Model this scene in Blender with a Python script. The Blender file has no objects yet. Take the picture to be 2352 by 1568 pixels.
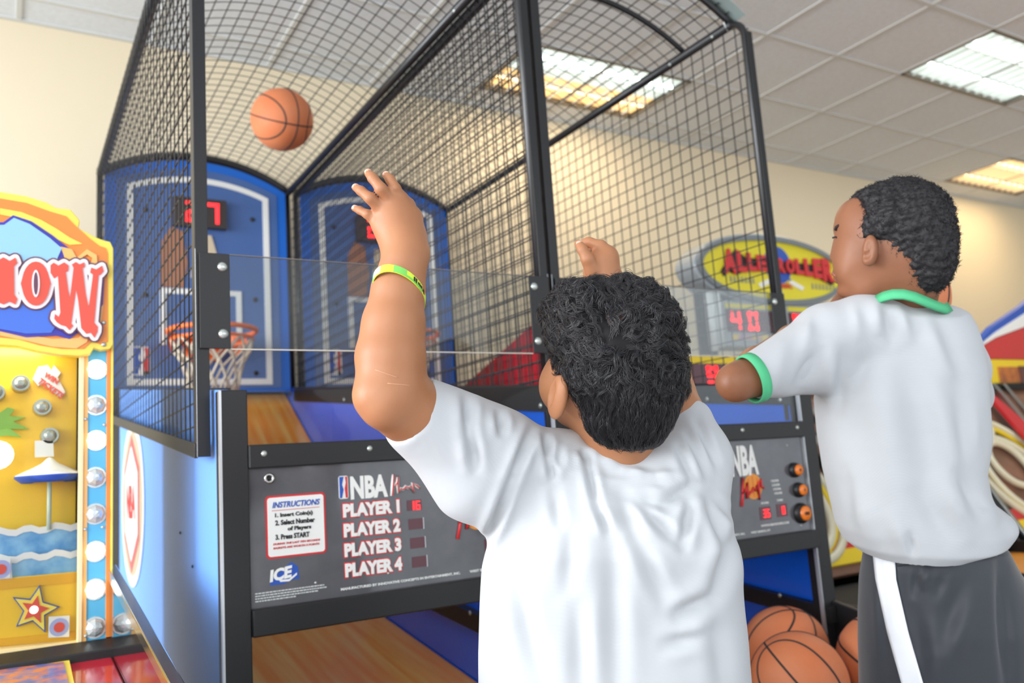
import bpy, bmesh, math, random
import numpy as np
from mathutils import Vector, Matrix

random.seed(7); np.random.seed(7)
H = 1.2                                  # height of the camera above the floor (m)
FPX = 1929.5                             # focal length for a 2352 px wide frame
CAM = np.array([[0.8563454923715655, -0.5119920328875895, -0.06735396019934317],    # camera right
                [0.019340856046223855, 0.16213620643987714, -0.9865788269817496],   # camera down
                [0.5160410148256632, 0.8435496481066892, 0.14874697373990675]])     # camera forward
# ------------------------------------------------------------------ camera, world, lights, exposure
sc = bpy.context.scene
COL = sc.collection
cd = bpy.data.cameras.new('camera'); cam = bpy.data.objects.new('camera', cd); COL.objects.link(cam)
R = Matrix((CAM[0], -CAM[1], -CAM[2])).transposed()
cam.matrix_world = Matrix.Translation((0, 0, H)) @ R.to_4x4()
cd.sensor_width = 36; cd.lens = 36*FPX/2352; cd.clip_start = .02
cd.dof.use_dof = True; cd.dof.focus_distance = 1.16; cd.dof.aperture_fstop = 4.6
sc.camera = cam
w = bpy.data.worlds.new('daylight'); sc.world = w; w.use_nodes = True
w.node_tree.nodes['Background'].inputs[0].default_value = (.86, .93, 1.0, 1)
w.node_tree.nodes['Background'].inputs[1].default_value = .8
def area(name, loc, target, sx, sy, power, col):
    l = bpy.data.lights.new(name, 'AREA'); l.shape = 'RECTANGLE'; l.size = sx; l.size_y = sy
    l.energy = power; l.color = col
    o = bpy.data.objects.new(name, l); COL.objects.link(o); o.location = loc
    o.rotation_euler = (Vector(target)-Vector(loc)).to_track_quat('-Z', 'Y').to_euler()
    return o
area('storefront_daylight', (-5.2, -3.2, 2.6), (.8, 2.8, 1.9), 5.0, 3.0, 230, (.95, .98, 1.0))
area('window_daylight', (-4.8, 2.3, 2.3), (1.0, 2.9, 2.5), 3.4, 2.6, 330, (.93, .97, 1.0))
area('storefront_daylight', (3.2, -7.5, 3.0), (2.4, 2.5, 1.4), 6.0, 3.0, 60, (.97, .99, 1.0))
sc.view_settings.view_transform = 'Standard'; sc.view_settings.look = 'None'
sc.view_settings.gamma = 1; sc.view_settings.use_curve_mapping = False
sc.view_settings.exposure = 0.72

# ------------------------------------------------------------------ helpers: points
def ray(x, y):
    return np.array([(x-1176)/FPX, (y-784)/FPX, 1.0]) @ CAM
def pY(x, y, Y): d = ray(x, y); d = d*Y/d[1]; return (d[0], Y, d[2]+H)
def pX(x, y, X): d = ray(x, y); d = d*X/d[0]; return (X, d[1], d[2]+H)
def pZ(x, y, Z): d = ray(x, y); d = d*Z/d[2]; return (d[0], d[1], Z+H)
def pD(x, y, D): d = ray(x, y)*D; return (d[0], d[1], d[2]+H)
def lin(c):
    return tuple(((v/255)/12.92 if v/255 <= .04045 else ((v/255+.055)/1.055)**2.4) for v in c)+(1,)
# ------------------------------------------------------------------ helpers: materials
MATS = {}
def pm(name, rgb, rough=.5, metal=0., spec=.5, bump=None, var=None, coat=0., sub=0., emit=0., sheen=0., coord='Object'):
    m = bpy.data.materials.new(name); m.use_nodes = True; nt = m.node_tree; b = nt.nodes['Principled BSDF']
    b.inputs['Base Color'].default_value = lin(rgb); b.inputs['Roughness'].default_value = rough
    b.inputs['Metallic'].default_value = metal; b.inputs['Specular IOR Level'].default_value = spec
    b.inputs['Coat Weight'].default_value = coat; b.inputs['Coat Roughness'].default_value = .06
    if sheen: b.inputs['Sheen Weight'].default_value = sheen
    if sub:
        b.inputs['Subsurface Weight'].default_value = sub; b.inputs['Subsurface Radius'].default_value = (.012, .005, .003)
        b.inputs['Subsurface Scale'].default_value = 1.0
    if emit:
        b.inputs['Emission Color'].default_value = lin(rgb); b.inputs['Emission Strength'].default_value = emit
    if bump or var:
        tc = nt.nodes.new('ShaderNodeTexCoord')
    if var:       # var = (scale, other colour, contrast)
        n = nt.nodes.new('ShaderNodeTexNoise'); n.inputs['Scale'].default_value = var[0]; n.inputs['Detail'].default_value = 5
        mx = nt.nodes.new('ShaderNodeMix'); mx.data_type = 'RGBA'
        rp = nt.nodes.new('ShaderNodeValToRGB'); rp.color_ramp.elements[0].position = .5-var[2]; rp.color_ramp.elements[1].position = .5+var[2]
        nt.links.new(tc.outputs[coord], n.inputs['Vector']); nt.links.new(n.outputs['Fac'], rp.inputs['Fac'])
        nt.links.new(rp.outputs['Color'], mx.inputs['Factor'])
        mx.inputs['A'].default_value = lin(rgb); mx.inputs['B'].default_value = lin(var[1])
        nt.links.new(mx.outputs['Result'], b.inputs['Base Color'])
    if bump:      # bump = (scale, strength, distance)
        n = nt.nodes.new('ShaderNodeTexNoise'); n.inputs['Scale'].default_value = bump[0]; n.inputs['Detail'].default_value = 3
        bp = nt.nodes.new('ShaderNodeBump'); bp.inputs['Strength'].default_value = bump[1]; bp.inputs['Distance'].default_value = bump[2]
        nt.links.new(tc.outputs[coord], n.inputs['Vector']); nt.links.new(n.outputs['Fac'], bp.inputs['Height'])
        nt.links.new(bp.outputs['Normal'], b.inputs['Normal'])
    MATS[name] = m; return m
def glassmat(name, tint, refl=1.0, haze=0.0):
    m = bpy.data.materials.new(name); m.use_nodes = True; nt = m.node_tree; nt.nodes.clear()
    o = nt.nodes.new('ShaderNodeOutputMaterial'); t = nt.nodes.new('ShaderNodeBsdfTransparent'); t.inputs[0].default_value = lin(tint)
    g = nt.nodes.new('ShaderNodeBsdfGlossy'); g.inputs['Roughness'].default_value = .03; g.inputs[0].default_value = (1, 1, 1, 1)
    f = nt.nodes.new('ShaderNodeFresnel'); f.inputs[0].default_value = 1.49
    mm = nt.nodes.new('ShaderNodeMath'); mm.operation = 'MULTIPLY'; mm.inputs[1].default_value = refl
    mx = nt.nodes.new('ShaderNodeMixShader')
    nt.links.new(f.outputs[0], mm.inputs[0]); nt.links.new(mm.outputs[0], mx.inputs[0])
    src = t
    if haze:
        d = nt.nodes.new('ShaderNodeBsdfDiffuse'); d.inputs[0].default_value = (.8, .8, .8, 1)
        h = nt.nodes.new('ShaderNodeMixShader'); h.inputs[0].default_value = haze
        nt.links.new(t.outputs[0], h.inputs[1]); nt.links.new(d.outputs[0], h.inputs[2]); src = h
    nt.links.new(src.outputs[0], mx.inputs[1]); nt.links.new(g.outputs[0], mx.inputs[2]); nt.links.new(mx.outputs[0], o.inputs[0])
    MATS[name] = m; return m

black = pm('black_paint', (28, 28, 30), .42, bump=(900, .15, .001))
blackm = pm('black_wire_coat', (30, 30, 32), .35, spec=.7)
blackf = pm('black_matt', (22, 22, 24), .7)
silver = pm('silver_edge', (205, 208, 212), .3, metal=.6)
chrome = pm('bright_chrome', (215, 218, 215), .16, metal=1)
bolt_m = pm('bolt_zinc', (196, 202, 196), .28, metal=.7)
blueg = pm('blue_laminate_reflection_tone', (112, 170, 255), .4, spec=.25)  # pale tone holds the washed-out gloss reflection; the inner wall stays plain blue
bluein = pm('blue_inner_wall', (22, 104, 235), .15, coat=.3)
bluebd = pm('blue_backboard', (76, 108, 166), .3, coat=.2, var=(3, (66, 98, 156), .3))
bluerim = pm('bright_blue_border', (22, 104, 205), .35)
whitep = pm('white_print', (236, 236, 232), .45)
greyp = pm('pale_grey_print', (205, 206, 204), .5)
redp = pm('red_print', (206, 44, 48), .45)
bluep = pm('blue_print', (40, 84, 178), .45)
blackp = pm('black_print', (30, 30, 32), .45)
consolem = pm('console_smoked_print', (76, 76, 80), .12, coat=.6, var=(9, (104, 104, 108), .25))
dispm = pm('dark_red_display', (84, 30, 42), .25, coat=.4)
ledm = pm('red_led', (255, 40, 45), .4, emit=1.6)
ledoff = pm('dim_led', (110, 40, 46), .4)
greenled = pm('green_led', (60, 255, 130), .4, emit=3)
rimm = pm('orange_rim_paint', (255, 116, 26), .4)
netm = pm('net_cord', (205, 192, 172), .85)
orangeb = pm('orange_button', (240, 125, 25), .3, coat=.3)
orangep = pm('orange_print', (236, 150, 50), .45)
rampm = None
def wood():
    m = bpy.data.materials.new('maple_ramp'); m.use_nodes = True; nt = m.node_tree; b = nt.nodes['Principled BSDF']
    tc = nt.nodes.new('ShaderNodeTexCoord'); mp = nt.nodes.new('ShaderNodeMapping'); mp.inputs['Scale'].default_value = (18, .8, 1)
    n = nt.nodes.new('ShaderNodeTexNoise'); n.inputs['Scale'].default_value = 2; n.inputs['Detail'].default_value = 6
    r = nt.nodes.new('ShaderNodeValToRGB'); r.color_ramp.elements[0].color = lin((252, 150, 40)); r.color_ramp.elements[1].color = lin((255, 190, 96))
    r.color_ramp.elements[0].position = .35; r.color_ramp.elements[1].position = .65
    nt.links.new(tc.outputs['Object'], mp.inputs[0]); nt.links.new(mp.outputs[0], n.inputs['Vector']); nt.links.new(n.outputs['Fac'], r.inputs[0])
    nt.links.new(r.outputs[0], b.inputs['Base Color']); b.inputs['Roughness'].default_value = .32; b.inputs['Coat Weight'].default_value = .1
    return m
woodm = wood()
glass = glassmat('polycarbonate', (234, 236, 236), .3)
glassl = glassmat('lower_polycarbonate', (242, 244, 244), .12)

# ------------------------------------------------------------------ helpers: objects
ORG = {}
def thing(name, label, cat, loc=(0, 0, 0), group=None):
    o = bpy.data.objects.new(name, None); o.empty_display_size = .05; COL.objects.link(o); o.location = loc; ORG[o.name] = tuple(loc)
    o['label'] = label; o['category'] = cat
    if group: o['group'] = group
    return o
def tag(o, label=None, cat=None, group=None, kind=None):
    if label: o['label'] = label
    if cat: o['category'] = cat
    if group: o['group'] = group
    if kind: o['kind'] = kind
    return o
def link_mesh(name, me, mat, parent=None, smooth=False, origin=None):
    o = bpy.data.objects.new(name, me); COL.objects.link(o)
    if mat is not None and len(me.materials) == 0: me.materials.append(mat)
    base = ORG[parent.name] if parent is not None else (origin or (0, 0, 0))
    if base != (0, 0, 0): me.transform(Matrix.Translation(-Vector(base)))
    if parent is not None: o.parent = parent
    else: o.location = base
    ORG[o.name] = base
    if smooth: me.shade_smooth()
    return o
def basis(d):
    d = np.array(d, float); d /= np.linalg.norm(d)
    a = np.array([0, 0, 1.]) if abs(d[2]) < .9 else np.array([1., 0, 0])
    u = np.cross(d, a); u /= np.linalg.norm(u); return u, np.cross(d, u), d
class MB:
    def __init__(s): s.v = []; s.f = []
    def add(s, vs, fs):
        n = len(s.v); s.v += [tuple(map(float, v)) for v in vs]; s.f += [tuple(i+n for i in f) for f in fs]; return s
    def box(s, x0, x1, y0, y1, z0, z1):
        return s.add([(x, y, z) for x in (x0, x1) for y in (y0, y1) for z in (z0, z1)],
                     [(0, 1, 3, 2), (4, 6, 7, 5), (0, 4, 5, 1), (2, 3, 7, 6), (0, 2, 6, 4), (1, 5, 7, 3)])
    def bar(s, a, b, w, h, up=(0, 0, 1)):      # rectangular bar from a to b
        a = np.array(a, float); b = np.array(b, float); d = (b-a)/np.linalg.norm(b-a); up = np.array(up, float)
        u = np.cross(d, up); u /= np.linalg.norm(u); v = np.cross(u, d)
        vs = [p+u*sx*w/2+v*sz*h/2 for p in (a, b) for sx, sz in ((-1, -1), (1, -1), (1, 1), (-1, 1))]
        return s.add(vs, [(0, 3, 2, 1), (4, 5, 6, 7)]+[(i, (i+1) % 4, (i+1) % 4+4, i+4) for i in range(4)])
    def tube(s, pts, r, n=8, closed=False, rs=None):
        pts = [np.array(p, float) for p in pts]; m = len(pts); vs = []
        u = None
        for i, p in enumerate(pts):
            a = pts[i-1] if (i or closed) else p; b = pts[(i+1) % m] if (i < m-1 or closed) else p
            d = b-a; d /= (np.linalg.norm(d) or 1)
            if u is None: u = basis(d)[0]
            u = u-d*np.dot(u, d); u /= (np.linalg.norm(u) or 1); v = np.cross(d, u)
            rr = rs[i] if rs else r
            for k in range(n):
                t = 2*math.pi*(k+.5)/n; vs.append(p+(u*math.cos(t)+v*math.sin(t))*rr)
        fs = []
        for i in range(m if closed else m-1):
            j = (i+1) % m
            for k in range(n): fs.append((i*n+k, i*n+(k+1) % n, j*n+(k+1) % n, j*n+k))
        if not closed: fs += [tuple(range(n-1, -1, -1)), tuple(range((m-1)*n, m*n))]
        return s.add(vs, fs)
    def disc(s, c, nrm, r, depth, n=24, r2=None):       # solid disc, face at c, body behind along -nrm
        u, v, d = basis(nrm); c = np.array(c, float); r2 = r if r2 is None else r2
        vs = [c-d*depth+(u*math.cos(2*math.pi*k/n)+v*math.sin(2*math.pi*k/n))*r for k in range(n)]
        vs += [c+(u*math.cos(2*math.pi*k/n)+v*math.sin(2*math.pi*k/n))*r2 for k in range(n)]
        return s.add(vs, [(k, (k+1) % n, (k+1) % n+n, k+n) for k in range(n)]+[tuple(range(n, 2*n)), tuple(range(n-1, -1, -1))])
    def dome(s, c, nrm, r, h, n=20, m=5):
        u, v, d = basis(nrm); c = np.array(c, float); vs = []; fs = []
        for j in range(m):
            a = j/m*math.pi/2
            for k in range(n):
                t = 2*math.pi*k/n; vs.append(c+(u*math.cos(t)+v*math.sin(t))*r*math.cos(a)+d*h*math.sin(a))
        vs.append(c+d*h)
        for j in range(m-1):
            for k in range(n): fs.append((j*n+k, j*n+(k+1) % n, (j+1)*n+(k+1) % n, (j+1)*n+k))
        for k in range(n): fs.append(((m-1)*n+k, (m-1)*n+(k+1) % n, m*n))
        fs.append(tuple(range(n-1, -1, -1)))
        return s.add(vs, fs)
    def prism(s, poly, off):        # polygon of 3-D points extruded by the vector off
        n = len(poly); off = np.array(off, float)
        return s.add(list(poly)+[np.array(p)+off for p in poly],
                     [tuple(range(n)), tuple(range(2*n-1, n-1, -1))]+[(i, i+n, (i+1) % n+n, (i+1) % n) for i in range(n)])
    def lathe(s, c, ax, prof, n=32):    # prof: list of (radius, distance along the axis)
        u, v, d = basis(ax); c = np.array(c, float); vs = []
        for r, h in prof:
            for k in range(n):
                t = 2*math.pi*k/n; vs.append(c+(u*math.cos(t)+v*math.sin(t))*r+d*h)
        fs = [(j*n+k, j*n+(k+1) % n, (j+1)*n+(k+1) % n, (j+1)*n+k) for j in range(len(prof)-1) for k in range(n)]
        return s.add(vs, fs)
    def build(s, name, mat, parent=None, smooth=False, bevel=0, origin=None):
        me = bpy.data.meshes.new(name); me.from_pydata(s.v, [], s.f)
        bm = bmesh.new(); bm.from_mesh(me); bmesh.ops.recalc_face_normals(bm, faces=bm.faces); bm.to_mesh(me); bm.free()
        o = link_mesh(name, me, mat, parent, smooth, origin)
        if bevel:
            b = o.modifiers.new('bevel', 'BEVEL'); b.width = bevel; b.segments = 2; b.limit_method = 'ANGLE'; b.angle_limit = .6
        if smooth == 'auto': pass
        return o
def copy_tree(o, parent=None, off=None):
    c = o.copy(); COL.objects.link(c); c.parent = parent
    if parent is None and off is not None:
        c.location = Vector(o.location)+Vector(off)
    b = ORG[o.name]; ORG[c.name] = tuple(np.array(b)+np.array(off)) if off is not None else b
    for ch in list(o.children): copy_tree(ch, c, off)
    return c
def text(name, s, mat, parent, o, u, v, W, Hh, th=.0012, bold=0., shear=0., fit=True, nrm=None):
    """lettering fitted to a W x Hh box whose lower left corner is o, running along u with up v"""
    c = bpy.data.curves.new('t', 'FONT'); c.body = s; c.size = 1; c.offset = bold; c.resolution_u = 3; c.extrude = .5
    c.shear = shear
    t = bpy.data.objects.new('t', c); me = bpy.data.meshes.new_from_object(t)
    bpy.data.objects.remove(t); bpy.data.curves.remove(c); me.name = name
    n = len(me.vertices); a = np.empty(n*3, np.float32); me.vertices.foreach_get('co', a); a = a.reshape(-1, 3)
    mn = a.min(0); mx = a.max(0)
    u = np.array(u, float); u /= np.linalg.norm(u); v = np.array(v, float); v /= np.linalg.norm(v)
    nn = np.cross(u, v) if nrm is None else np.array(nrm, float)
    x = (a[:, 0]-mn[0])/(mx[0]-mn[0])*W; y = (a[:, 1]-mn[1])/(mx[1]-mn[1])*Hh; z = (a[:, 2]+.5)*th
    P = np.array(o)+x[:, None]*u+y[:, None]*v+z[:, None]*nn
    me.vertices.foreach_set('co', P.astype(np.float32).ravel()); me.update()
    return link_mesh(name, me, mat, parent)
FU, FV = (1, 0, 0), (0, 0, 1)            # a board that faces the player (-Y)
def ftext(name, s, mat, parent, x0, x1, z0, z1, Y, **k):
    return text(name, s, mat, parent, (x0, Y, z0), FU, FV, x1-x0, z1-z0, **k)
SEG = {'0': 'abcdef', '1': 'bc', '2': 'abged', '3': 'abgcd', '4': 'fgbc', '5': 'afgcd', '6': 'afgedc', '7': 'abc', '8': 'abcdefg', '9': 'abcdfg'}
def digits(name, s, mat, parent, x0, z0, w, h, gap, Y, t=None, th=.002):
    t = t or w*.22
    for i, ch in enumerate(s):
        X = x0+i*(w+gap); m = MB()
        q = dict(a=(0, w, h-t, h), d=(0, w, 0, t), g=(0, w, h/2-t/2, h/2+t/2), f=(0, t, h/2, h), b=(w-t, w, h/2, h), e=(0, t, 0, h/2), c=(w-t, w, 0, h/2))
        for k in SEG[ch]:
            a = q[k]; m.box(X+a[0], X+a[1], Y-th, Y, z0+a[2], z0+a[3])
        m.build(name, mat, parent)
def rrect(x0, x1, z0, z1, r, n=5):
    pts = []
    for cx, cz, a0 in ((x1-r, z1-r, 0), (x0+r, z1-r, 90), (x0+r, z0+r, 180), (x1-r, z0+r, 270)):
        for k in range(n+1):
            a = math.radians(a0+90*k/n); pts.append((cx+r*math.cos(a), cz+r*math.sin(a)))
    return pts
def flat(name, pts, Y, th, mat, parent, bevel=0):     # pts (x,z world), front face at Y
    return MB().prism([(x, Y, z) for x, z in pts], (0, th, 0)).build(name, mat, parent, bevel=bevel)
def flatpx(name, px, Y, th, mat, parent, bevel=0):
    return flat(name, [(pY(x, y, Y)[0], pY(x, y, Y)[2]) for x, y in px], Y, th, mat, parent, bevel)
def ringband(name, outer, inner, Y, th, mat, parent):
    n = len(outer); m = MB()
    vs = [(x, Y, z) for x, z in outer]+[(x, Y, z) for x, z in inner]+[(x, Y+th, z) for x, z in outer]+[(x, Y+th, z) for x, z in inner]
    fs = []
    for i in range(n):
        j = (i+1) % n
        fs += [(i, j, n+j, n+i), (2*n+i, 3*n+i, 3*n+j, 2*n+j), (i, 2*n+i, 2*n+j, j), (n+i, n+j, 3*n+j, 3*n+i)]
    m.add(vs, fs); return m.build(name, mat, parent)

# ------------------------------------------------------------------ the room
wallm = pm('cream_wall_paint', (225, 210, 181), .75, bump=(60, .05, .002))
tilem = pm('ceiling_tile', (224, 228, 232), .9, bump=(220, .08, .001), var=(40, (216, 219, 222), .2))
barm = pm('ceiling_grid_white', (206, 206, 202), .6)
floorm = pm('grey_floor', (200, 200, 200), .8, var=(6, (186, 186, 188), .1), bump=(500, .5, .004))
CZ = 2.3+H; WY = 4.41
def struct(name, m, mat, bevel=0):
    o = m.build(name, mat, None, bevel=bevel); o['kind'] = 'structure'; return o
struct('floor', MB().box(-2.6, 12, -4, WY+.1, -.1, 0), floorm)
struct('wall_back', MB().box(-2.6, 12, WY, WY+.12, 0, CZ+.2), wallm)
struct('wall_left', MB().box(-2.7, -2.6, 3.9, WY, 0, CZ+.2).box(-2.7, -2.6, -4, 3.9, CZ-.3, CZ+.2).box(-2.7, -2.6, -4, 3.9, 0, .3), wallm)
wf = MB()
for y in (-4, -2.4, -.8, .8, 2.4, 3.9): wf.box(-2.69, -2.62, y-.03, y+.03, .3, CZ-.3)
wf.box(-2.69, -2.62, -4, 3.9, 2.2, 2.26); struct('window_1', wf, silver)
struct('wall_right', MB().box(12, 12.1, -4, WY, 0, CZ+.2), wallm)
ceiling = struct('ceiling', MB().box(-2.6, 12, -4, WY, CZ+.03, CZ+.15), barm)
xs = [round(.024+.6*k, 3) for k in range(-4, 20)]; ys = [4.175-.605*k for k in range(-1, 14)]
lights = [(2.424, 3.624, 3.57), (4.824, 6.024, 2.36), (7.224, 8.424, 3.57)]
def lit(x, y):
    return any(a-.05 < x < b+.01-.3 and abs(y-c) < .1 for a, b, c in lights)
tile_me = None
for x in xs[:-1]:
    for y in ys[1:]:
        if y < -.2 or x < -2.0 or x > 9.5 and y < 2: continue
        if lit(x, y): continue
        o_ = None
        hh = min(.605, WY-y)-.01
        if abs(hh-.595) < .001 and tile_me is not None:
            o_ = bpy.data.objects.new('ceiling_tile', tile_me); COL.objects.link(o_); o_.location = (x+.005, y+.005, CZ)
        else:
            o_ = MB().box(0, .59, 0, hh, .004, .02).build('ceiling_tile', tilem, None, bevel=.004)
            o_.location = (x+.005, y+.005, CZ)
            if abs(hh-.595) < .001: tile_me = o_.data
        o_.parent = ceiling
m = MB().box(-2.6, 12, -4, -.2, CZ+.004, CZ+.02).box(-2.6, -1.8, -.2, WY, CZ+.004, CZ+.02).build('ceiling_field', tilem); m.parent = ceiling
for x in xs:
    if x > -2: o = MB().box(x-.012, x+.012, -.2, WY, CZ-.003, CZ+.006).build('grid_bar', barm, None, bevel=.001); o.parent = ceiling
for y in ys[1:]:
    if y > -.3:
        o = MB().box(-2.6, 12, y-.012, y+.012, CZ-.0035, CZ+.0055).build('grid_bar', barm, None, bevel=.001); o.parent = ceiling
struct('trim_1', MB().box(-2.6, 12, WY-.025, WY, CZ-.006, CZ+.004), barm)
# recessed fluorescent fixtures
louver = pm('louver_white', (238, 240, 238), .35, metal=.2)
tubew = pm('cool_white_tube', (246, 255, 252), .4, emit=2.6)
tubey = pm('warm_white_tube', (255, 222, 168), .4, emit=2.4)
gloww = pm('cool_reflected_glow', (214, 228, 222), .4, emit=.62)  # added glow stands in for tube light reflected by the louver cells
glowy = pm('warm_reflected_glow', (250, 206, 138), .4, emit=.75)
reflm = pm('fixture_reflector', (240, 242, 240), .3, metal=.3)
frm_dark = pm('fixture_frame', (120, 112, 100), .5)
for i, (a, b, y0) in enumerate(lights):
    lab = ['fluorescent ceiling light with one cool and one warm tube, seen through the cage roof',
           'large cool white fluorescent ceiling light in the upper right corner',
           'warm white fluorescent ceiling light by the back wall, upper right of the short-haired boy'][i]
    y1 = y0+.6
    t = thing('ceiling_light', lab, 'ceiling light', ((a+b)/2, y0+.3, CZ))
    m = MB()
    for q in ((a, b, y0, y0+.022), (a, b, y1-.022, y1), (a, a+.022, y0, y1), (b-.022, b, y0, y1)): m.box(*q, CZ-.006, CZ+.012)
    m.build('frame', frm_dark, t)
    MB().box(a+.02, b-.02, y0+.02, y1-.02, CZ+.030, CZ+.034).build('reflector', reflm, t)
    hm = y0+(.34 if i == 0 else .58)
    MB().box(a+.02, b-.02, y0+.02, hm, CZ+.022, CZ+.026).build('glow_panel', gloww if i < 2 else glowy, t)  # added glowing sheet in place of the lit louver cells
    if i == 0: MB().box(a+.02, b-.02, hm, y1-.02, CZ+.022, CZ+.026).build('glow_panel', glowy, t)
    for k, yy in enumerate((y0+.15, y0+.44)):
        MB().tube([(a+.03, yy, CZ+.014), (b-.03, yy, CZ+.014)], .009, 10).build('tube', tubey if i == 2 or (i == 0 and k == 1) else tubew, t, smooth=True)
    for k in range(1, 3):
        MB().box(a+.02, b-.02, y0+k*.2-.004, y0+k*.2+.004, CZ-.004, CZ+.016).build('louver_blade', louver, t)
    for k in range(1, 12):
        MB().box(a+k*.1-.002, a+k*.1+.002, y0+.02, y1-.02, CZ-.003, CZ+.014).build('louver_blade', louver, t)
    # the light these tubes give
    l = bpy.data.lights.new('tube_light', 'AREA'); l.shape = 'RECTANGLE'; l.size = 1.1; l.size_y = .5; l.energy = (8, 14, 8)[i]
    l.color = ((1, .84, .62), (.95, 1, .98), (1, .80, .50))[i]
    lo = bpy.data.objects.new('tube_light', l); COL.objects.link(lo); lo.location = ((a+b)/2, y0+.3, CZ-.012)

# ------------------------------------------------------------------ basketball shooting game
YF, YC, YB = 1.80, 1.735, 4.05           # cage front, cabinet front, backboard
CX0, CX1 = .337, 1.227                   # cage
BX0, BX1 = .368, 1.225                   # cabinet
RZ = 1.45+H; RISE = .135
def topz(Y): return H+.194+.115*(Y-YC)   # top edge of the cabinet sides
def botz(Y): return H+.09+.125*(Y-YF)    # bottom edge of the cage sides
ARC_R = (((CX1-CX0)/2)**2+RISE**2)/(2*RISE)
def archz(x, base=RZ):
    c = (CX0+CX1)/2; return base+RISE-ARC_R+math.sqrt(max(ARC_R**2-(x-c)**2, 0))
def basketball_game():
    t = thing('basketball_arcade_game', 'left basketball shooting game with wire cage, blue side panel and player score console', 'arcade game', ((BX0+BX1)/2, 2.9, 0))
    T = .02
    # cabinet sides
    prof = [(1.76, 0), (1.76, topz(1.76)), (3.46, topz(3.46)), (3.46, 0)]
    for x in (BX0+.004, BX1-T-.004):
        sp = MB().prism([(x, y, z) for y, z in prof], (T, 0, 0)).build('side_panel', blueg if x < .8 else bluein, t, bevel=.002)
        inner = x+T if x < .8 else x
        d = 1 if x < .8 else -1
        yy = [1.78, 4.0]
        MB().prism([(inner, y, z) for y, z in ((1.78, topz(1.78)-.065), (1.78, topz(1.78)+.004), (4.0, topz(4.0)+.004), (4.0, topz(4.0)-.065))], (d*.008, 0, 0)).build('side_rail', black, t)
        for y in (1.83, 2.15, 2.5, 2.9, 3.3):
            MB().dome((inner+d*.008, y, topz(y)-.05), (d, 0, 0), .008, .004, 12, 3).build('bolt', bolt_m, t, smooth=True)
        # lower rail that follows the ramp
        MB().prism([(inner, y, z) for y, z in ((1.72, -.509+H), (1.72, -.464+H), (3.1, -.31+H), (3.1, -.365+H))], (d*.03, 0, 0)).build('ramp_rail', black, t)
        for y in (1.9, 2.25, 2.45): MB().dome((inner+d*.03, y, H-.50+.11*(y-1.4)), (d, 0, 0), .007, .004, 12, 3).build('bolt', bolt_m, t, smooth=True)
    for x in (BX0+.004, BX1-T-.004):
        MB().prism([(x, y, z) for y, z in ((3.46, 0), (3.46, topz(3.46)), (4.2, topz(4.2)), (4.2, 0))], (T, 0, 0)).build('rear_side_panel', blackf if x < .8 else bluein, t)
    MB().box(BX0+.03, BX1-.03, 4.18, 4.2, 0, H+.5).build('rear_panel', blackf, t)
    # tray in front of the posts
    for x in (BX0, BX1-.02):
        MB().prism([(x, y, z) for y, z in ((1.29, 0), (1.29, H-.62), (1.5, H-.50), (1.78, H-.44), (1.78, 0))], (.02, 0, 0)).build('tray_side', black, t, bevel=.004)
    MB().box(BX0+.02, BX1-.02, 1.29, 1.31, 0, H-.62).build('tray_front', black, t, bevel=.006)
    # ramp
    prof = [(4.15, .44), (3.55, .04), (3.3, -.45), (1.31, -.76)]
    for k, (mat, nm) in enumerate(((woodm, 'upper_ramp'), (pm('ramp_riser_grey', (150, 138, 124), .4), 'ramp_riser'), (woodm, 'ball_ramp'))):
        (ya, za), (yb, zb) = prof[k], prof[k+1]
        MB().prism([(BX0+.03, ya, H+za), (BX0+.03, yb, H+zb), (BX0+.03, yb, H+zb-.02), (BX0+.03, ya, H+za-.02)], (BX1-BX0-.06, 0, 0)).build(nm, mat, t)
    # front frame
    for x0, x1 in ((BX0, BX0+.055), (BX1-.055, BX1)):
        p = MB().box(x0, x1, YC, YC+.04, 0, H+.194).build('frame_post', black, t, bevel=.0025)
        xe = x0 if x0 < .8 else x0-.0035
        MB().box(xe-.001 if x0 < .8 else xe, xe+.0035, YC-.0005, YC+.012, 0, H+.193).build('edge_strip_or_glint', silver, p)
    MB().box(BX0+.0545, BX1-.0545, YC-.004, YC+.03, H+.034, H+.082).build('frame_bar', black, t, bevel=.003)
    MB().box(BX0+.0545, BX1-.0545, YC-.010, YC+.03, H-.292, H-.240).build('frame_bar', black, t, bevel=.003)
    for x in (.453, .68, .91, 1.14): MB().dome((x, YC-.004, H+.063), (0, -1, 0), .0065, .004, 14, 3).build('bolt', bolt_m, t, smooth=True)
    # console
    YP = YC+.008
    con = MB().box(BX0+.054, BX1-.054, YP, YP+.02, H-.242, H+.036).build('console_panel', consolem, t)
    r = MB().lathe((.465, YP, H+.013), (0, -1, 0), [(.0055, 0), (.0055, .003), (.0105, .003), (.0105, 0)], 20).build('lock_ring', chrome, t, smooth=True)
    MB().dome((.465, YP, H+.013), (0, -1, 0), .005, .002, 12, 3).build('lock_core', blackf, r, smooth=True)
    for x, z in ((.715, -.205), (.60-.045, -.205), (1.1, .012), (1.12, -.225)): MB().dome((x, YP, H+z), (0, -1, 0), .003, .002, 10, 3).build('screw', bolt_m, con, smooth=True)
    # instruction card
    x0, x1, z0, z1 = .4555, .5805, H-.1475, H-.0225
    card = flat('instruction_card', rrect(x0, x1, z0, z1, .008), YP-.0008, .001, redp, t); card['label'] = 'white instruction card with red border'
    flat('card_face', rrect(x0+.004, x1-.004, z0+.004, z1-.004, .006), YP-.0016, .001, whitep, card)
    Yt = YP-.0016
    ftext('lettering', 'INSTRUCTIONS', bluep, card, x0+.014, x1-.012, z1-.025, z1-.013, Yt, bold=.02, shear=.25)
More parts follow.
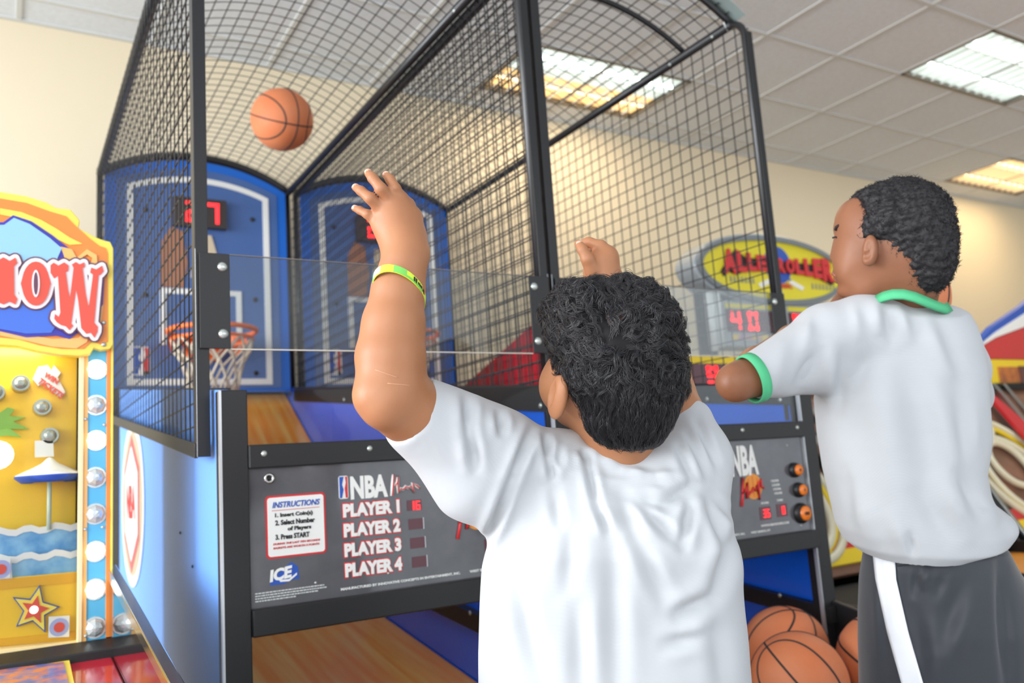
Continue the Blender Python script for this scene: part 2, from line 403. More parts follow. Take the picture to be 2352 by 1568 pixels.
    MB().box(x0+.013, x1-.013, Yt-.0008, Yt, z1-.0305, z1-.0295).build('underline', redp, card)
    for s, a, b, z in (('1. Insert Coin(s)', .019, .097, -.046), ('2. Select Number', .019, .101, -.060), ('of Players', .044, .093, -.0745), ('3. Press START', .019, .089, -.0885)):
        ftext('lettering', s, blackp, card, x0+a, x0+b, z1+z, z1+z+.0105, Yt, bold=.035)
    ftext('lettering', 'DURING THE LAST TEN SECONDS', redp, card, x0+.014, x0+.111, z1-.0985, z1-.0945, Yt, shear=.2, bold=.02)
    ftext('lettering', 'BASKETS ARE WORTH 3 POINTS', redp, card, x0+.014, x0+.109, z1-.1065, z1-.1025, Yt, shear=.2, bold=.02)
    # emblem of the maker
    g = MB().prism([(x, YP-.0008, z) for x, z in ((.463, H-.187), (.462, H-.199), (.488, H-.199), (.512, H-.192), (.521, H-.194), (.519, H-.168), (.506, H-.158), (.499, H-.162))], (0, .001, 0)).build('maker_emblem', bluep, t)
    text('lettering', 'ICE', whitep, g, (.461, YP-.001, H-.193), (1, 0, .12), (0, 0, 1), .046, .024, bold=.05, shear=.1, nrm=(0, -1, 0))
    MB().prism([(x, YP-.0008, z) for x, z in ((.480, H-.190), (.500, H-.1905), (.516, H-.180), (.516, H-.184), (.500, H-.195), (.482, H-.194))], (0, -.0012, 0)).build('emblem_swoosh', whitep, g)
    rq = random.Random(5)
    for k in range(4):          # fine print too small to read: short word-long dashes
        x = .432; m = MB()
        while x < (.572, .575, .56, .51)[k]:
            w_ = rq.uniform(.002, .007); m.box(x, x+w_, YP-.0008, YP, H-.2125-.005*k, H-.2100-.005*k); x += w_+.0012
        tag(m.build('fine_print', greyp, con), kind='stuff')
    # league mark and name
    def league(xa, xb, za, zb, Yp, par):
        w_, h_ = xb-xa, zb-za
        e = flat('league_emblem', rrect(xa, xb, za, zb, w_*.2), Yp-.0008, .001, whitep, par)
        i_ = w_*.08
        flat('emblem_blue', [(xa+i_, za+i_), (xa+i_, zb-i_), (xa+w_*.55, zb-i_), (xa+w_*.35, za+h_*.62), (xa+w_*.5, za+h_*.4), (xa+w_*.3, za+i_)], Yp-.0014, .0008, bluep, e)
        flat('emblem_red', [(xb-i_, za+i_), (xb-i_, zb-i_), (xa+w_*.68, zb-i_), (xa+w_*.75, za+h_*.7), (xa+w_*.62, za+h_*.45), (xa+w_*.7, za+i_)], Yp-.0014, .0008, redp, e)
        return e
    league(.611, .632, H-.040, H+.008, YP, t)
    nm = ftext('game_name', 'NBA', whitep, t, .637, .722, H-.043, H+.006, YP, bold=.045)
    hp = [(.731, -.042), (.7335, -.02), (.737, .004), (.7355, -.008), (.733, -.024), (.744, -.015), (.7465, -.001), (.745, -.018), (.746, -.036), (.752, -.028), (.758, -.03), (.764, -.024), (.77, -.028), (.776, -.024), (.782, -.038), (.781, -.018), (.79, -.024), (.797, -.03)]
    s1 = MB().tube([(x, YP-.001, H+z) for x, z in hp], .0042, 6).build('script_name', whitep, t, smooth=True)
    MB().tube([(x, YP-.004, H+z) for x, z in hp], .002, 6).build('script_core', redp, s1, smooth=True)
    for k in range(4):
        z0 = H-.0815-.0405*k-.0395*0; zz = (-.0805, -.1215, -.1625, -.2035)[k]
        b_ = ftext('score_lettering', 'PLAYER %d' % (k+1), redp, t, .6165, .7495, H+zz-.0012, H+zz+.0322, YP, bold=.095, th=.0008)
        ftext('lettering', 'PLAYER %d' % (k+1), whitep, b_, .6185, .7475, H+zz+.0014, H+zz+.0296, YP-.0008, bold=.055)
        xa = .7655+.002*k; d_ = MB().box(xa, xa+.035, YP-.001, YP, H+zz+.003, H+zz+.026).build('score_display', dispm, t)
        if k == 0: digits('digit', '16', ledm, d_, xa+.006, H+zz+.004, .0105, .019, .004, YP-.001)
        else: MB().box(xa+.035, xa+.0365, YP-.002, YP, H+zz+.002, H+zz+.027).build('display_edge', silver, d_)
    ftext('lettering', 'MANUFACTURED BY INNOVATIVE CONCEPTS IN ENTERTAINMENT, INC.', whitep, con, .608, .888, H-.2285, H-.2225, YP, bold=.03)
    ftext('lettering', 'WEST SENECA, NY', whitep, con, .912, .99, H-.2285, H-.2225, YP, bold=.03)
    # right half: big name over an orange ball, labels, displays, buttons
    bl = MB().disc((.94, YP-.0008, H-.098), (0, -1, 0), .036, .001, 36).build('ball_graphic', orangep, t)
    for dx in (-.018, 0, .018): MB().box(.94+dx-.0006, .94+dx+.0006, YP-.0014, YP-.0008, H-.128+abs(dx)*.4, H-.068-abs(dx)*.4).build('seam_line', redp, bl)
    ftext('game_name', 'NBA', whitep, t, .86, .968, H-.066, H+.02, YP-.0012, bold=.04)
    hp = [(.885, -.15), (.893, -.12), (.9, -.07), (.893, -.115), (.905, -.11), (.915, -.085), (.91, -.13), (.92, -.115), (.93, -.112), (.938, -.102), (.945, -.11), (.953, -.095), (.958, -.135), (.96, -.09), (.972, -.08), (.97, -.1), (.98, -.105)]
    s1 = MB().tube([(x, YP-.003, H+z) for x, z in hp], .0038, 6).build('script_name', redp, t, smooth=True)
    for k in range(4): ftext('lettering', '%d PLAYER' % (k+1), whitep, con, 1.015+.003*k, 1.047+.003*k, H-.091-.012*k, H-.085-.012*k, YP, bold=.03)
    ftext('lettering', 'SCORE', whitep, con, .965, .995, H-.150, H-.145, YP, bold=.03)
    ftext('lettering', 'TIME', whitep, con, 1.03, 1.055, H-.147, H-.142, YP, bold=.03)
    ftext('lettering', 'WWW.NBAHOOPS.COM', whitep, con, .955, 1.07, H-.2135, H-.2075, YP, bold=.03)
    d_ = MB().box(.955, 1.0, YP-.001, YP, H-.195, H-.158).build('score_display', dispm, t); digits('digit', '35', ledm, d_, .969, H-.188, .010, .022, .004, YP-.001)
    d_ = MB().box(1.025, 1.07, YP-.001, YP, H-.192, H-.155).build('score_display', dispm, t); digits('digit', '0', ledm, d_, 1.047, H-.185, .010, .022, .004, YP-.001)
    for x, z, r, s in ((1.117, -.062, .0165, '1'), (1.126, -.121, .0165, '2'), (1.125, -.189, .0225, 'START')):
        c_ = MB().lathe((x, YP, H+z), (0, -1, 0), [(r*1.35, 0), (r*1.35, .006), (r*1.05, .018), (r*.95, .018), (r*.95, 0)], 28).build('push_button', black, t, smooth=True)
        MB().lathe((x, YP, H+z), (0, -1, 0), [(r*.94, .01), (r*.94, .022), (r*.8, .0245), (0.0001, .0245)], 28).build('button_cap', orangeb, c_, smooth=True)
        ftext('lettering', s, blackp, c_, x-r*.45*(1 if r > .02 else .4), x+r*.45*(1 if r > .02 else .4), H+z-r*.2, H+z+r*.2, YP-.0245, bold=.02)
    # glass
    MB().box(BX0+.05, BX1-.05, YC+.012, YC+.016, H+.075, H+.194).build('lower_glass', glassl, t)
    gl = MB().box(CX0+.03, CX1-.03, YF-.006, YF-.001, H+.287, H+.491).build('upper_glass', glass, t)
    MB().box(CX0+.068, CX1-.068, YF-.0065, YF-.0005, H+.2855, H+.2875).build('glass_edge', pm('glass_edge', (226, 216, 196), .4, coat=.3), gl)
    MB().box(CX0+.068, CX1-.068, YF-.0065, YF-.0005, H+.4905, H+.4918).build('glass_edge', pm('glass_edge_dark', (130, 124, 118), .4), gl)
    for x0, x1, bx in ((CX0+.006, CX0+.068, CX0+.053), (CX1-.068, CX1-.006, CX1-.053)):
        p = MB().box(x0, x1, YF-.010, YF-.006, H+.287, H+.491).build('glass_bracket', black, t, bevel=.001)
        for z in (.318, .462):
            bb = MB().dome((bx, YF-.010, H+z), (0, -1, 0), .0105, .006, 20, 4).build('bolt', bolt_m, p, smooth=True)
    # cage frame
    for sx in (0, 1):
        x = CX0+.0165 if sx == 0 else CX1-.0175
        xo = CX0 if sx == 0 else CX1
        rr = .07
        pts = [(x, YF+.0175, H+.09), (x, YF+.0175, RZ-rr)]
        for k in range(1, 6):
            a = math.pi/2*k/6; pts.append((x, YF+.0175+rr*(1-math.cos(a)), RZ-rr+rr*math.sin(a)))
        pts.append((x, YF+.0175+rr, RZ))
        xa_, xb_ = (xo-.001, xo+.026) if sx == 0 else (xo-.027, xo-.003)
        fp = MB().box(xa_, xb_, YF-.002, YF+.003, H+.065, RZ-.06).box(xa_ if sx == 0 else xb_-.003, xa_+.003 if sx == 0 else xb_, YF, YF+.033, H+.065, RZ-.06).build('front_post', black, t, bevel=.001)
        MB().box(xa_ if sx == 0 else xb_-.001, xa_+.001 if sx == 0 else xb_, YF-.003, YF-.0015, H+.065, H+.50).build('edge_strip_or_glint', silver, fp)  # pale strip put in for the thin highlight on the post's lower edge
        MB().tube(pts, .013, 10).tube([(x, YF+.0175+rr-.02, RZ), (x, YB+.02, RZ)], .0165, 10).build('top_rail', blackm, t, smooth=True)
        MB().tube([(x, YB+.02, RZ), (x, YB+.02, H+.42)], .0145, 8).build('rear_post', blackm, t, smooth=True)
        MB().bar((xo, YF+.01, botz(YF)-.012), (xo, YB, botz(YB)-.012), .008, .03).build('bottom_rail', black, t, bevel=.002)
        for y in (1.95, 2.17): MB().dome((x-.012 if sx else x+.012, y, RZ-.008), (-1 if sx else 1, 0, 0), .007, .006, 12, 3).build('bolt', bolt_m, t, smooth=True)
        m = MB(); rw = .0014
        n = int((YB-YF)/.0535)
        for k in range(1, n+1):
            y = YF+.02+k*.0535
            if y < YB: m.bar((xo, y, botz(y)-.01), (xo, y, RZ), 2*rw, 2*rw, (1, 0, 0))
        z = H+.13
        while z < RZ-.02:
            y1 = YB if botz(YB) < z else YF+(z-H-.09)/.125
            m.bar((xo+.004*(1 if sx == 0 else -1), YF+.01, z), (xo+.004*(1 if sx == 0 else -1), y1, z), 2*rw, 2*rw); z += .0492
        o = m.build('wire_mesh', blackm, t); o['kind'] = 'stuff'; o['label'] = 'black welded wire side mesh'
    m = MB(); na = 18
    y = YF+.06
    while y < YB:
        m.tube([(CX0+(CX1-CX0)*k/na, y, archz(CX0+(CX1-CX0)*k/na)) for k in range(na+1)], .0015, 4); y += .0535
    th0 = math.asin((CX1-CX0)/2/ARC_R); nl = 19; c = (CX0+CX1)/2
    for k in range(1, nl):
        a = -th0+2*th0*k/nl; x = c+ARC_R*math.sin(a)
        m.bar((x, YF+.05, archz(x)+.004), (x, YB, archz(x)+.004), .0030, .0030)
    o = m.build('wire_mesh', blackm, t); o['kind'] = 'stuff'; o['label'] = 'arched wire roof mesh'
    for y, r in ((YF+.075, .011), (2.10, .0105), (YB, .02)):
        MB().tube([(CX0+.01+(CX1-CX0-.02)*k/24, y, archz(CX0+.01+(CX1-CX0-.02)*k/24)-.006) for k in range(25)], r, 8).build('roof_hoop', blackm, t, smooth=True)
    # clear cap sheet over the front arch
    vs = []; k_ = 24
    for y in (YF+.02, YF+.10):
        for k in range(k_+1):
            x = CX0+(CX1-CX0)*k/k_; vs.append((x, y, archz(x)+.012))
    m = MB().add(vs+[(a, b, c2+.004) for a, b, c2 in vs], [(i, i+1, i+k_+2, i+k_+1) for i in range(k_)]+[(i+2*k_+2, i+3*k_+3, i+3*k_+4, i+2*k_+3) for i in range(k_)]+[(i, i+2*k_+2, i+2*k_+3, i+1) for i in range(k_)])
    m.build('arch_trim', pm('grey_green_trim', (150, 164, 160), .4), t)
    MB().tube([(CX1-.02, YF+.085, RZ-.016), (CX1-.042, YF+.08, RZ+.006), (CX1-.03, YF+.08, RZ+.022), (CX1-.008, YF+.08, RZ+.018), (CX1+.001, YF+.08, RZ-.012)], .003, 6).build('cable_tie', greyp, t, smooth=True)
    # backboard
    def outline(inset, zb, base=RZ-.03):
        xa, xb = CX0+.035+inset, CX1-.035-inset; pts = [(xb, zb), ]
        n_ = 20
        pts = [(xa, zb)]+[(xa+(xb-xa)*k/n_, archz(xa+(xb-xa)*k/n_, base)-inset*.95) for k in range(n_+1)]+[(xb, zb)]
        return pts
    bb = flat('backboard', outline(0, H+.44), YB-.01, .02, bluerim, t)
    flat('board_face', outline(.045, H+.46), YB-.014, .004, bluebd, bb)
    o1 = outline(.088, H+.475); i1 = outline(.116, H+.503)
    ringband('border_stripe', o1, i1, YB-.018, .004, whitep, bb)
    for x, z in ((1.025, 1.29), (1.03, .888), (1.027, .53), (.54, 1.29), (.54, .888), (.54, .53)): MB().dome((x, YB-.014, H+z), (0, -1, 0), .012, .008, 14, 3).build('bolt', blackp, bb, smooth=True)
    ringband('target_square', [(.60, H+.66), (.60, H+.925), (.965, H+.925), (.965, H+.66)], [(.625, H+.66), (.625, H+.90), (.94, H+.90), (.94, H+.66)], YB-.018, .004, whitep, bb)
    d_ = MB().box(.655, .895, YB-.05, YB-.014, H+1.22, H+1.36).build('timer_display', pm('display_housing', (58, 50, 48), .4), bb)
    digits('digit', '27', ledm, d_, .71, H+1.24, .06, .10, .03, YB-.05, t=.016)
    pl = flat('trophy_graphic', [(.735, H+.98), (.76, H+1.19), (.83, H+1.19), (.885, H+.98)], YB-.02, .006, pm('beige_print', (206, 188, 160), .5), bb)
    flat('player_graphic', [(.60, H+.93), (.61, H+1.15), (.65, H+1.22), (.70, H+1.2), (.72, H+1.05), (.70, H+.93)], YB-.0185, .0045, pm('brown_print', (168, 112, 82), .5), bb)
    league(.485, .555, H+.52, H+.65, YB-.016, bb)
    # hoop
    hc = np.array(((CX0+CX1)/2, 3.80, H+.685)); rad = .185
    MB().tube([hc+np.array((rad*math.cos(a), rad*math.sin(a), 0)) for a in np.linspace(0, 2*math.pi, 40, endpoint=False)], .011, 8, closed=True).build('hoop_rim', rimm, t, smooth=True)
    MB().tube([hc+np.array((.17*math.cos(a), .17*math.sin(a), -.038)) for a in np.linspace(0, 2*math.pi, 40, endpoint=False)], .008, 8, closed=True).build('hoop_rim', rimm, t, smooth=True)
    hb = MB().box(hc[0]-.075, hc[0]+.075, 3.99, YB-.014, H+.585, H+.70).build('hoop_bracket', rimm, t, bevel=.003)
    for s in (-1, 1):
        MB().bar((hc[0]+s*.06, 4.0, H+.69), (hc[0]+s*.10, hc[1]+.155, H+.685), .02, .012).build('bracket_arm', rimm, hb)
        MB().bar((hc[0]+s*.05, 4.0, H+.60), (hc[0]+s*.12, hc[1]+.12, H+.675), .012, .012).build('bracket_arm', rimm, hb)
    for s in (-1, 1): MB().prism([(hc[0]+s*.17, 3.90, H+.68), (hc[0]+s*.13, 3.98, H+.68), (hc[0]+s*.12, 3.99, H+.60), (hc[0]+s*.15, 3.93, H+.61)], (s*.004, -.004, 0)).build('ball_guide', rimm, hb)
    nn = 12; lv = [(.038, rad*.93), (.09, rad*.86), (.14, rad*.7), (.21, rad*.6), (.28, rad*.55)]
    m = MB()
    for k in range(nn):
        for s in (-1, 1):
            pts = []
            for j, (dz, rr) in enumerate(lv):
                a = 2*math.pi*(k+s*.5*j)/nn; pts.append(hc+np.array((rr*math.cos(a), rr*math.sin(a), -dz)))
            m.tube(pts, .006, 5)
    m.build('net', netm, t, smooth=True)
    for x in (1.0, .78): MB().dome((x, 3.50, H+.09), (0, -1, .3), .008, .006, 10, 3).build('indicator_lamp', greenled, t, smooth=True)
    # emblem on the outside of the left side panel
    xs_ = BX0+.003
    cy, cz = 3.085, H-.03
    def ell(ry, rz, x, n=36): return [(x, cy+ry*math.cos(2*math.pi*k/n), cz+rz*math.sin(2*math.pi*k/n)) for k in range(n)]
    em = MB().prism(ell(.28, .27, xs_), (-.002, 0, 0)).build('side_emblem', whitep, t); em['label'] = 'round white side emblem with red hexagon'
    MB().prism(ell(.245, .235, xs_-.002), (-.001, 0, 0)).build('emblem_disc', pm('emblem_tan', (196, 176, 150), .4), em)
    def hexa(r, x): return [(x, cy+r*math.sin(math.pi*k/3)*.95, cz+r*math.cos(math.pi*k/3)) for k in range(6)]
    MB().prism(hexa(.225, xs_-.003), (-.001, 0, 0)).build('hexagon', pm('emblem_red', (196, 86, 92), .4), em)
    MB().prism(hexa(.19, xs_-.004), (-.001, 0, 0)).build('hexagon_face', whitep, em)
    text('lettering', 'NBA', redp, em, (xs_-.005, cy+.11, cz-.05), (0, -1, 0), (0, 0, 1), .22, .11, bold=.03, nrm=(-1, 0, 0))
    for y, z in ((2.2, -.10), (2.05, -.17)): MB().dome((BX0+.003, y, H+z), (-1, 0, 0), .004, .003, 10, 3).build('screw', blackp, t, smooth=True)
    return t
game = basketball_game()
game2 = copy_tree(game, None, (.9, 0, 0))
game2['label'] = 'right basketball shooting game in front of the short-haired boy, with three orange buttons'
MB().tube([(1.226, 1.70, H+.09), (1.225, 1.70, H+.14), (1.226, 1.70, H+.19), (1.227, 1.715, H+.205), (1.229, 1.735, H+.207)], .005, 8).build('handle', chrome, game, smooth=True)

# ------------------------------------------------------------------ ticket game on the left with the carnival header
yel = pm('yellow_laminate', (250, 200, 36), .35, coat=.2); yel2 = pm('deep_yellow_print', (232, 172, 34), .4)
lyel = pm('lemon_border', (250, 226, 92), .4); ora = pm('orange_scroll', (240, 142, 62), .4); lora = pm('pale_orange', (250, 190, 110), .4)
sky = pm('sky_blue_print', (150, 202, 236), .35); deep = pm('deep_blue_print', (66, 112, 214), .35); purp = pm('violet_line', (60, 56, 170), .4)
cyan = pm('cyan_strip', (92, 190, 232), .35); cred = pm('circus_red', (226, 84, 66), .4); cwhite = pm('letter_white', (238, 230, 232), .4)
redlam = pm('red_laminate', (206, 34, 58), .14, coat=.5); pearl = pm('pearl_bulb_lit', (255, 255, 250), .25, emit=1.4)
def facet(name, rgb, e=0):
    m = pm(name, rgb, .12, spec=.8, metal=.35, emit=e); return m
bulbd = facet('clear_bulb', (206, 214, 214))
YN = 2.0; XC = -.36
g = thing('ticket_game', 'yellow carnival ticket game with red lettered header, bulb strip and red counter', 'arcade game', (-.08, 2.3, 0))
def n2(px, Y=YN): return [(pY(x, y, Y)[0], pY(x, y, Y)[2]) for x, y in px]
def mirrored(p): return p+[(2*XC-x, z) for x, z in reversed(p)]
MB().box(2*XC-.185, .185, YN+.13, 2.5, 0, H+.50).box(2*XC-.185, .185, YN+.02, YN+.13, H+.36, H+.50).box(.165, .185, YN+.02, YN+.13, H-.33, H+.36).build('cabinet', blackf, g, bevel=.004)
hd = flat('header', mirrored(n2([(-16, 448), (0, 450), (60, 460), (105, 474), (128, 487), (160, 490), (181, 515), (178, 532), (215, 552), (236, 560), (250, 563), (257, 578), (257, 795), (250, 806), (230, 808), (214, 803), (205, 818), (180, 822), (140, 820), (90, 812), (40, 800), (0, 797)])), YN-.03, .03, lyel, g, bevel=.002)
flat('header_field', mirrored(n2([(0, 466), (60, 476), (112, 495), (150, 506), (168, 525), (205, 558), (225, 573), (240, 578), (244, 590), (244, 790), (228, 796), (208, 788), (190, 806), (140, 806), (90, 798), (40, 784), (0, 780)])), YN-.032, .003, ora, hd)
flat('header_highlight', n2([(0, 478), (50, 487), (95, 505), (130, 525), (160, 545), (190, 560), (160, 562), (120, 545), (80, 520), (40, 500), (0, 492)], YN-.034), YN-.034, .003, lyel, hd)
flat('header_highlight', n2([(0, 770), (60, 782), (120, 796), (175, 800), (200, 785), (205, 765), (230, 762), (238, 700), (226, 690), (215, 740), (180, 776), (120, 778), (60, 768), (0, 755)], YN-.034), YN-.034, .003, lora, hd)
flat('sky_outline', n2([(-40, 512), (8, 510), (30, 494), (72, 508), (120, 540), (158, 570), (146, 590), (150, 622), (240, 640), (236, 700), (190, 755), (160, 778), (130, 770), (60, 774), (0, 760), (-40, 752)], YN-.036), YN-.036, .003, purp, hd)
flat('sky_field', n2([(-40, 518), (10, 516), (32, 500), (68, 514), (114, 546), (142, 570), (132, 592), (138, 650), (-40, 650)], YN-.038), YN-.038, .003, sky, hd)
flat('sky_field', n2([(-40, 660), (-40, 748), (0, 755), (60, 766), (118, 764), (130, 745), (138, 660)], YN-.038), YN-.038, .003, deep, hd)
for s in ([(178, 590), (200, 572), (222, 585), (224, 610), (205, 622), (190, 606), (200, 594), (208, 604), (212, 592), (200, 584), (190, 590), (186, 604)], [(139, 566), (165, 572), (176, 592), (170, 612), (150, 600), (146, 584)]):
    flat('scroll', n2(s, YN-.037), YN-.037, .004, lora, hd)
def zz(pts): return [(x/2.6125, y/2.6125+400) for x, y in pts]
Wp = zz([(303, 545), (322, 530), (350, 548), (385, 528), (412, 548), (408, 580), (394, 584), (410, 700), (420, 745), (442, 560), (432, 540), (455, 526), (478, 540), (505, 528), (510, 552), (496, 564), (515, 720), (532, 800), (556, 620), (558, 600), (541, 588), (548, 560), (578, 570), (612, 548), (622, 580), (604, 602), (592, 604), (566, 890), (587, 915), (585, 945), (567, 980), (545, 950), (518, 956), (488, 922), (470, 760), (457, 690), (428, 895), (440, 908), (418, 935), (395, 912), (368, 905), (342, 888), (325, 865), (330, 838), (352, 855), (362, 830), (348, 610), (325, 625), (303, 590)])
Op = [(215+(84+(6 if k in (0, 12) else 0))*math.cos(2*math.pi*k/24)*(1 if abs(math.sin(2*math.pi*k/24)) < 2 else 1), 655+132*math.sin(2*math.pi*k/24)) for k in range(24)]; Op = zz(Op)
Hp = zz([(-90, 505), (-60, 498), (-20, 520), (20, 498), (58, 520), (92, 500), (104, 530), (84, 552), (86, 720), (104, 748), (92, 780), (56, 762), (20, 780), (-20, 762), (-60, 780), (-90, 760)])
def grow(poly, d):
    P = [np.array(p) for p in poly]; n = len(P); out = []
    area_ = sum(P[i][0]*P[(i+1) % n][1]-P[(i+1) % n][0]*P[i][1] for i in range(n))
    s = 1 if area_ > 0 else -1
    for i in range(n):
        a = P[i]-P[i-1]; b = P[(i+1) % n]-P[i]
        na_ = np.array((a[1], -a[0]))/(np.linalg.norm(a)+1e-9); nb = np.array((b[1], -b[0]))/(np.linalg.norm(b)+1e-9)
        q = na_+nb; q = q/(np.linalg.norm(q)+1e-9); k = 1/max(np.dot(q, na_), .55)
        out.append(tuple(P[i]+s*q*d*k))
    return out
def stroke(name, px, Y, wpx, mat, parent):
    P = n2(px, Y); w_ = wpx*Y*1.05/FPX; m = MB(); n = len(P)
    for i in range(n):
        (x0, z0), (x1, z1) = P[i], P[(i+1) % n]; dx, dz = x1-x0, z1-z0; L = math.hypot(dx, dz)+1e-9; ux, uz = -dz/L*w_, dx/L*w_
        Y = Y-2e-5
        m.prism([(x0+ux, Y, z0+uz), (x1+ux, Y, z1+uz), (x1-ux, Y, z1-uz), (x0-ux, Y, z0-uz)], (0, .003, 0))
        Y = Y-2e-5
        m.disc((x0, Y, z0), (0, -1, 0), w_, .003, 10)
    return m.build(name, mat, parent)
plum = pm('plum', (104, 62, 84), .4)
for i, Pl in enumerate((Hp, Op, Wp)):
    stroke('letter_shadow', Pl, YN-.040, 10, plum, hd)
    stroke('letter_outline', Pl, YN-.043, 7, cwhite, hd)
    flat('letter', n2(Pl, YN-.046), YN-.046, .004, cred, hd)
flat('letter_counter', n2(zz([(215+24*math.cos(2*math.pi*k/20), 655+82*math.sin(2*math.pi*k/20)) for k in range(20)]), YN-.048), YN-.048, .003, cwhite, hd)
flat('letter_counter', n2(zz([(215+13*math.cos(2*math.pi*k/20), 655+68*math.sin(2*math.pi*k/20)) for k in range(20)]), YN-.0485), YN-.0485, .003, MATS['plum'], hd)
for x, y in ((238, 741), (238, 791)): MB().dome(pY(x, y, YN-.032), (0, -1, 0), .005, .003, 12, 3).build('bolt', bolt_m, hd, smooth=True)
# right hand strip with bulbs
zt, zb_ = H+.33, H-.292
def nx(x): return pY(x, 1100, YN)[0]
MB().box(nx(180), nx(190), YN-.012, YN+.02, zb_, zt).build('trim_strip', pm('cream_trim', (250, 226, 176), .4), g, bevel=.001)
MB().box(nx(190), nx(200), YN-.008, YN+.02, zb_, zt).build('trim_strip', lora, g)
MB().box(nx(200), nx(245), YN-.004, YN+.02, zb_, zt).build('bulb_strip', cyan, g)
MB().box(nx(243), nx(253), YN-.010, YN+.02, zb_+.004, zt).build('trim_strip', ora, g, bevel=.001)
MB().box(nx(253), nx(258.5), YN-.012, YN+.02, zb_+.004, zt).build('trim_strip', lyel, g, bevel=.001)
for i, (x, y, on) in enumerate(((222, 848, 1), (221, 930, 0), (221, 1011, 1), (219, 1096, 0), (219, 1180, 0), (219, 1266, 1), (218, 1353, 1), (218, 1441, 0))):
    c_ = pY(x, y, YN-.006)
    b_ = MB().disc(c_, (0, -1, 0), .023, .004, 16, .022).build('marquee_bulb', bulbd, g)
    o = MB().dome((c_[0], c_[1], c_[2]), (0, -1, 0), .019, .014, 8, 4).build('bulb_lens', pearl if on else bulbd, b_)
for x, y in ((197, 962), (240, 975), (196, 1215), (236, 1210), (197, 1460)): MB().dome(pY(x, y, YN-.01), (0, -1, 0), .0035, .002, 8, 3).build('screw', bolt_m, g, smooth=True)
# playfield behind glass
YQ = 2.10
pf = MB().box(2*XC-.14, nx(182), YQ, YQ+.02, H-.33, H+.36).build('playfield', yel, g)
MB().box(2*XC-.14, nx(181), YN-.002, YN+.001, H-.285, H+.33).build('front_glass', glassl, g)
chr2 = pm('satin_peg', (176, 180, 172), .3, metal=.8)
for x, y in ((48, 879), (98, 934), (115, 1000), (-8, 1046), (-10, 900)):
    c_ = pY(x, y, YQ-.03); MB().disc(c_, (0, -1, 0), .019, .03, 18, .017).dome(c_, (0, -1, 0), .013, .006, 14, 3).build('target_peg', chr2, g)
MB().dome(pY(-6, 1045, YQ-.04), (0, -1, 0), .03, .02, 18, 4).build('round_lamp', pearl, g, smooth=True)
st = [(75, 870), (88, 842), (110, 838), (118, 850), (124, 838), (140, 856), (132, 866), (150, 900), (140, 912), (122, 900), (100, 878), (88, 886)]
s_ = flatpx('ticket_sign', st, YQ-.006, .006, cwhite, g)
text('lettering', 'WIN', cred, s_, pY(98, 864, YQ-.007), (.8, 0, -.55), (.55, 0, .8), .032, .012, bold=.03, nrm=(0, -1, 0))
text('lettering', 'TICKETS', cred, s_, pY(84, 878, YQ-.007), (.75, 0, -.62), (.62, 0, .75), .06, .014, bold=.03, nrm=(0, -1, 0))
leaf = pm('green_frond', (132, 178, 76), .5)
for i, pts in enumerate(([(-20, 960), (18, 935), (34, 940), (22, 955), (60, 958), (30, 968), (68, 985), (20, 985), (-10, 990)], [(-20, 985), (25, 985), (50, 1004), (14, 1000), (-10, 1004)])):
    flatpx('palm_frond', pts, YQ-.012-.01*i, .006, leaf, g)
flatpx('card_sticker', [(80, 1012), (122, 1010), (124, 1048), (80, 1050)], YQ-.03, .003, whitep, g)
lp = MB().box(-.75, .10, YN+.03, YN+.07, H+.335, H+.35).build('lamp_strip', pm('lamp_strip', (255, 250, 235), .4, emit=3), g)
ll = bpy.data.lights.new('lamp_light', 'AREA'); ll.shape = 'RECTANGLE'; ll.size = .8; ll.size_y = .04; ll.energy = .9; ll.color = (1, .96, .88)
lo = bpy.data.objects.new('lamp_light', ll); COL.objects.link(lo); lo.location = (-.33, YN+.05, H+.33); lo.rotation_euler = (.25, 0, 0)
# umbrella target
c_ = pY(114, 1090, YQ-.045); um = MB().lathe((c_[0], c_[1], c_[2]-.008), (0, 0, 1), [(.0001, -.004), (.052, -.006), (.064, .004), (.064, .009), (.035, .022), (.016, .032), (.006, .042), (.0001, .045)], 28).build('umbrella_target', whitep, g, smooth=True)
MB().lathe((c_[0], c_[1], c_[2]-.008), (0, 0, 1), [(.053, -.0075), (.0655, .003), (.0655, .0075)], 28).build('umbrella_rim', bluep, um, smooth=True)
c2 = pY(113, 1205, YQ-.045); MB().tube([(c_[0], c_[1], c_[2]-.01), (c_[0], c_[1], c2[2]-.01)], .0045, 8).build('umbrella_pole', pm('pale_green_pole', (196, 214, 200), .4), um, smooth=True)
wavem = pm('wave_blue', (84, 150, 208), .4, var=(30, (150, 200, 232), .2))
def wave(y0, x1_, yo, nmat):
    pts = []
    for k in range(25):
        x = -250+k*(x1_+250)/24; z = y0-(x*.09)+5*math.sin(k*1.7); pts.append((x, z))
    pts += [(x1_, y0+95-x1_*.09), (-250, y0+95+22)]
    w1 = flatpx('wave_crest', [(x, y-7) for x, y in pts[:25]]+[(x, y+8) for x, y in reversed(pts[:25])], yo-.002, .003, whitep, g)
    return flatpx('wave_panel', pts, yo, .008, wavem, g)
wave(1222, 180, YQ-.04, 0); wave(1284, 180, YQ-.06, 0)
flatpx('ticket_card', [(-30, 1288), (26, 1284), (28, 1328), (-30, 1332)], YQ-.075, .003, whitep, g)
YL = YQ-.07
flatpx('lower_band', [(-250, 1352), (184, 1312), (184, 1480), (-250, 1530)], YL, .01, yel, g)
flatpx('scroll_band', [(-250, 1354), (184, 1314), (184, 1336), (-250, 1377)], YL-.003, .004, yel2, g)
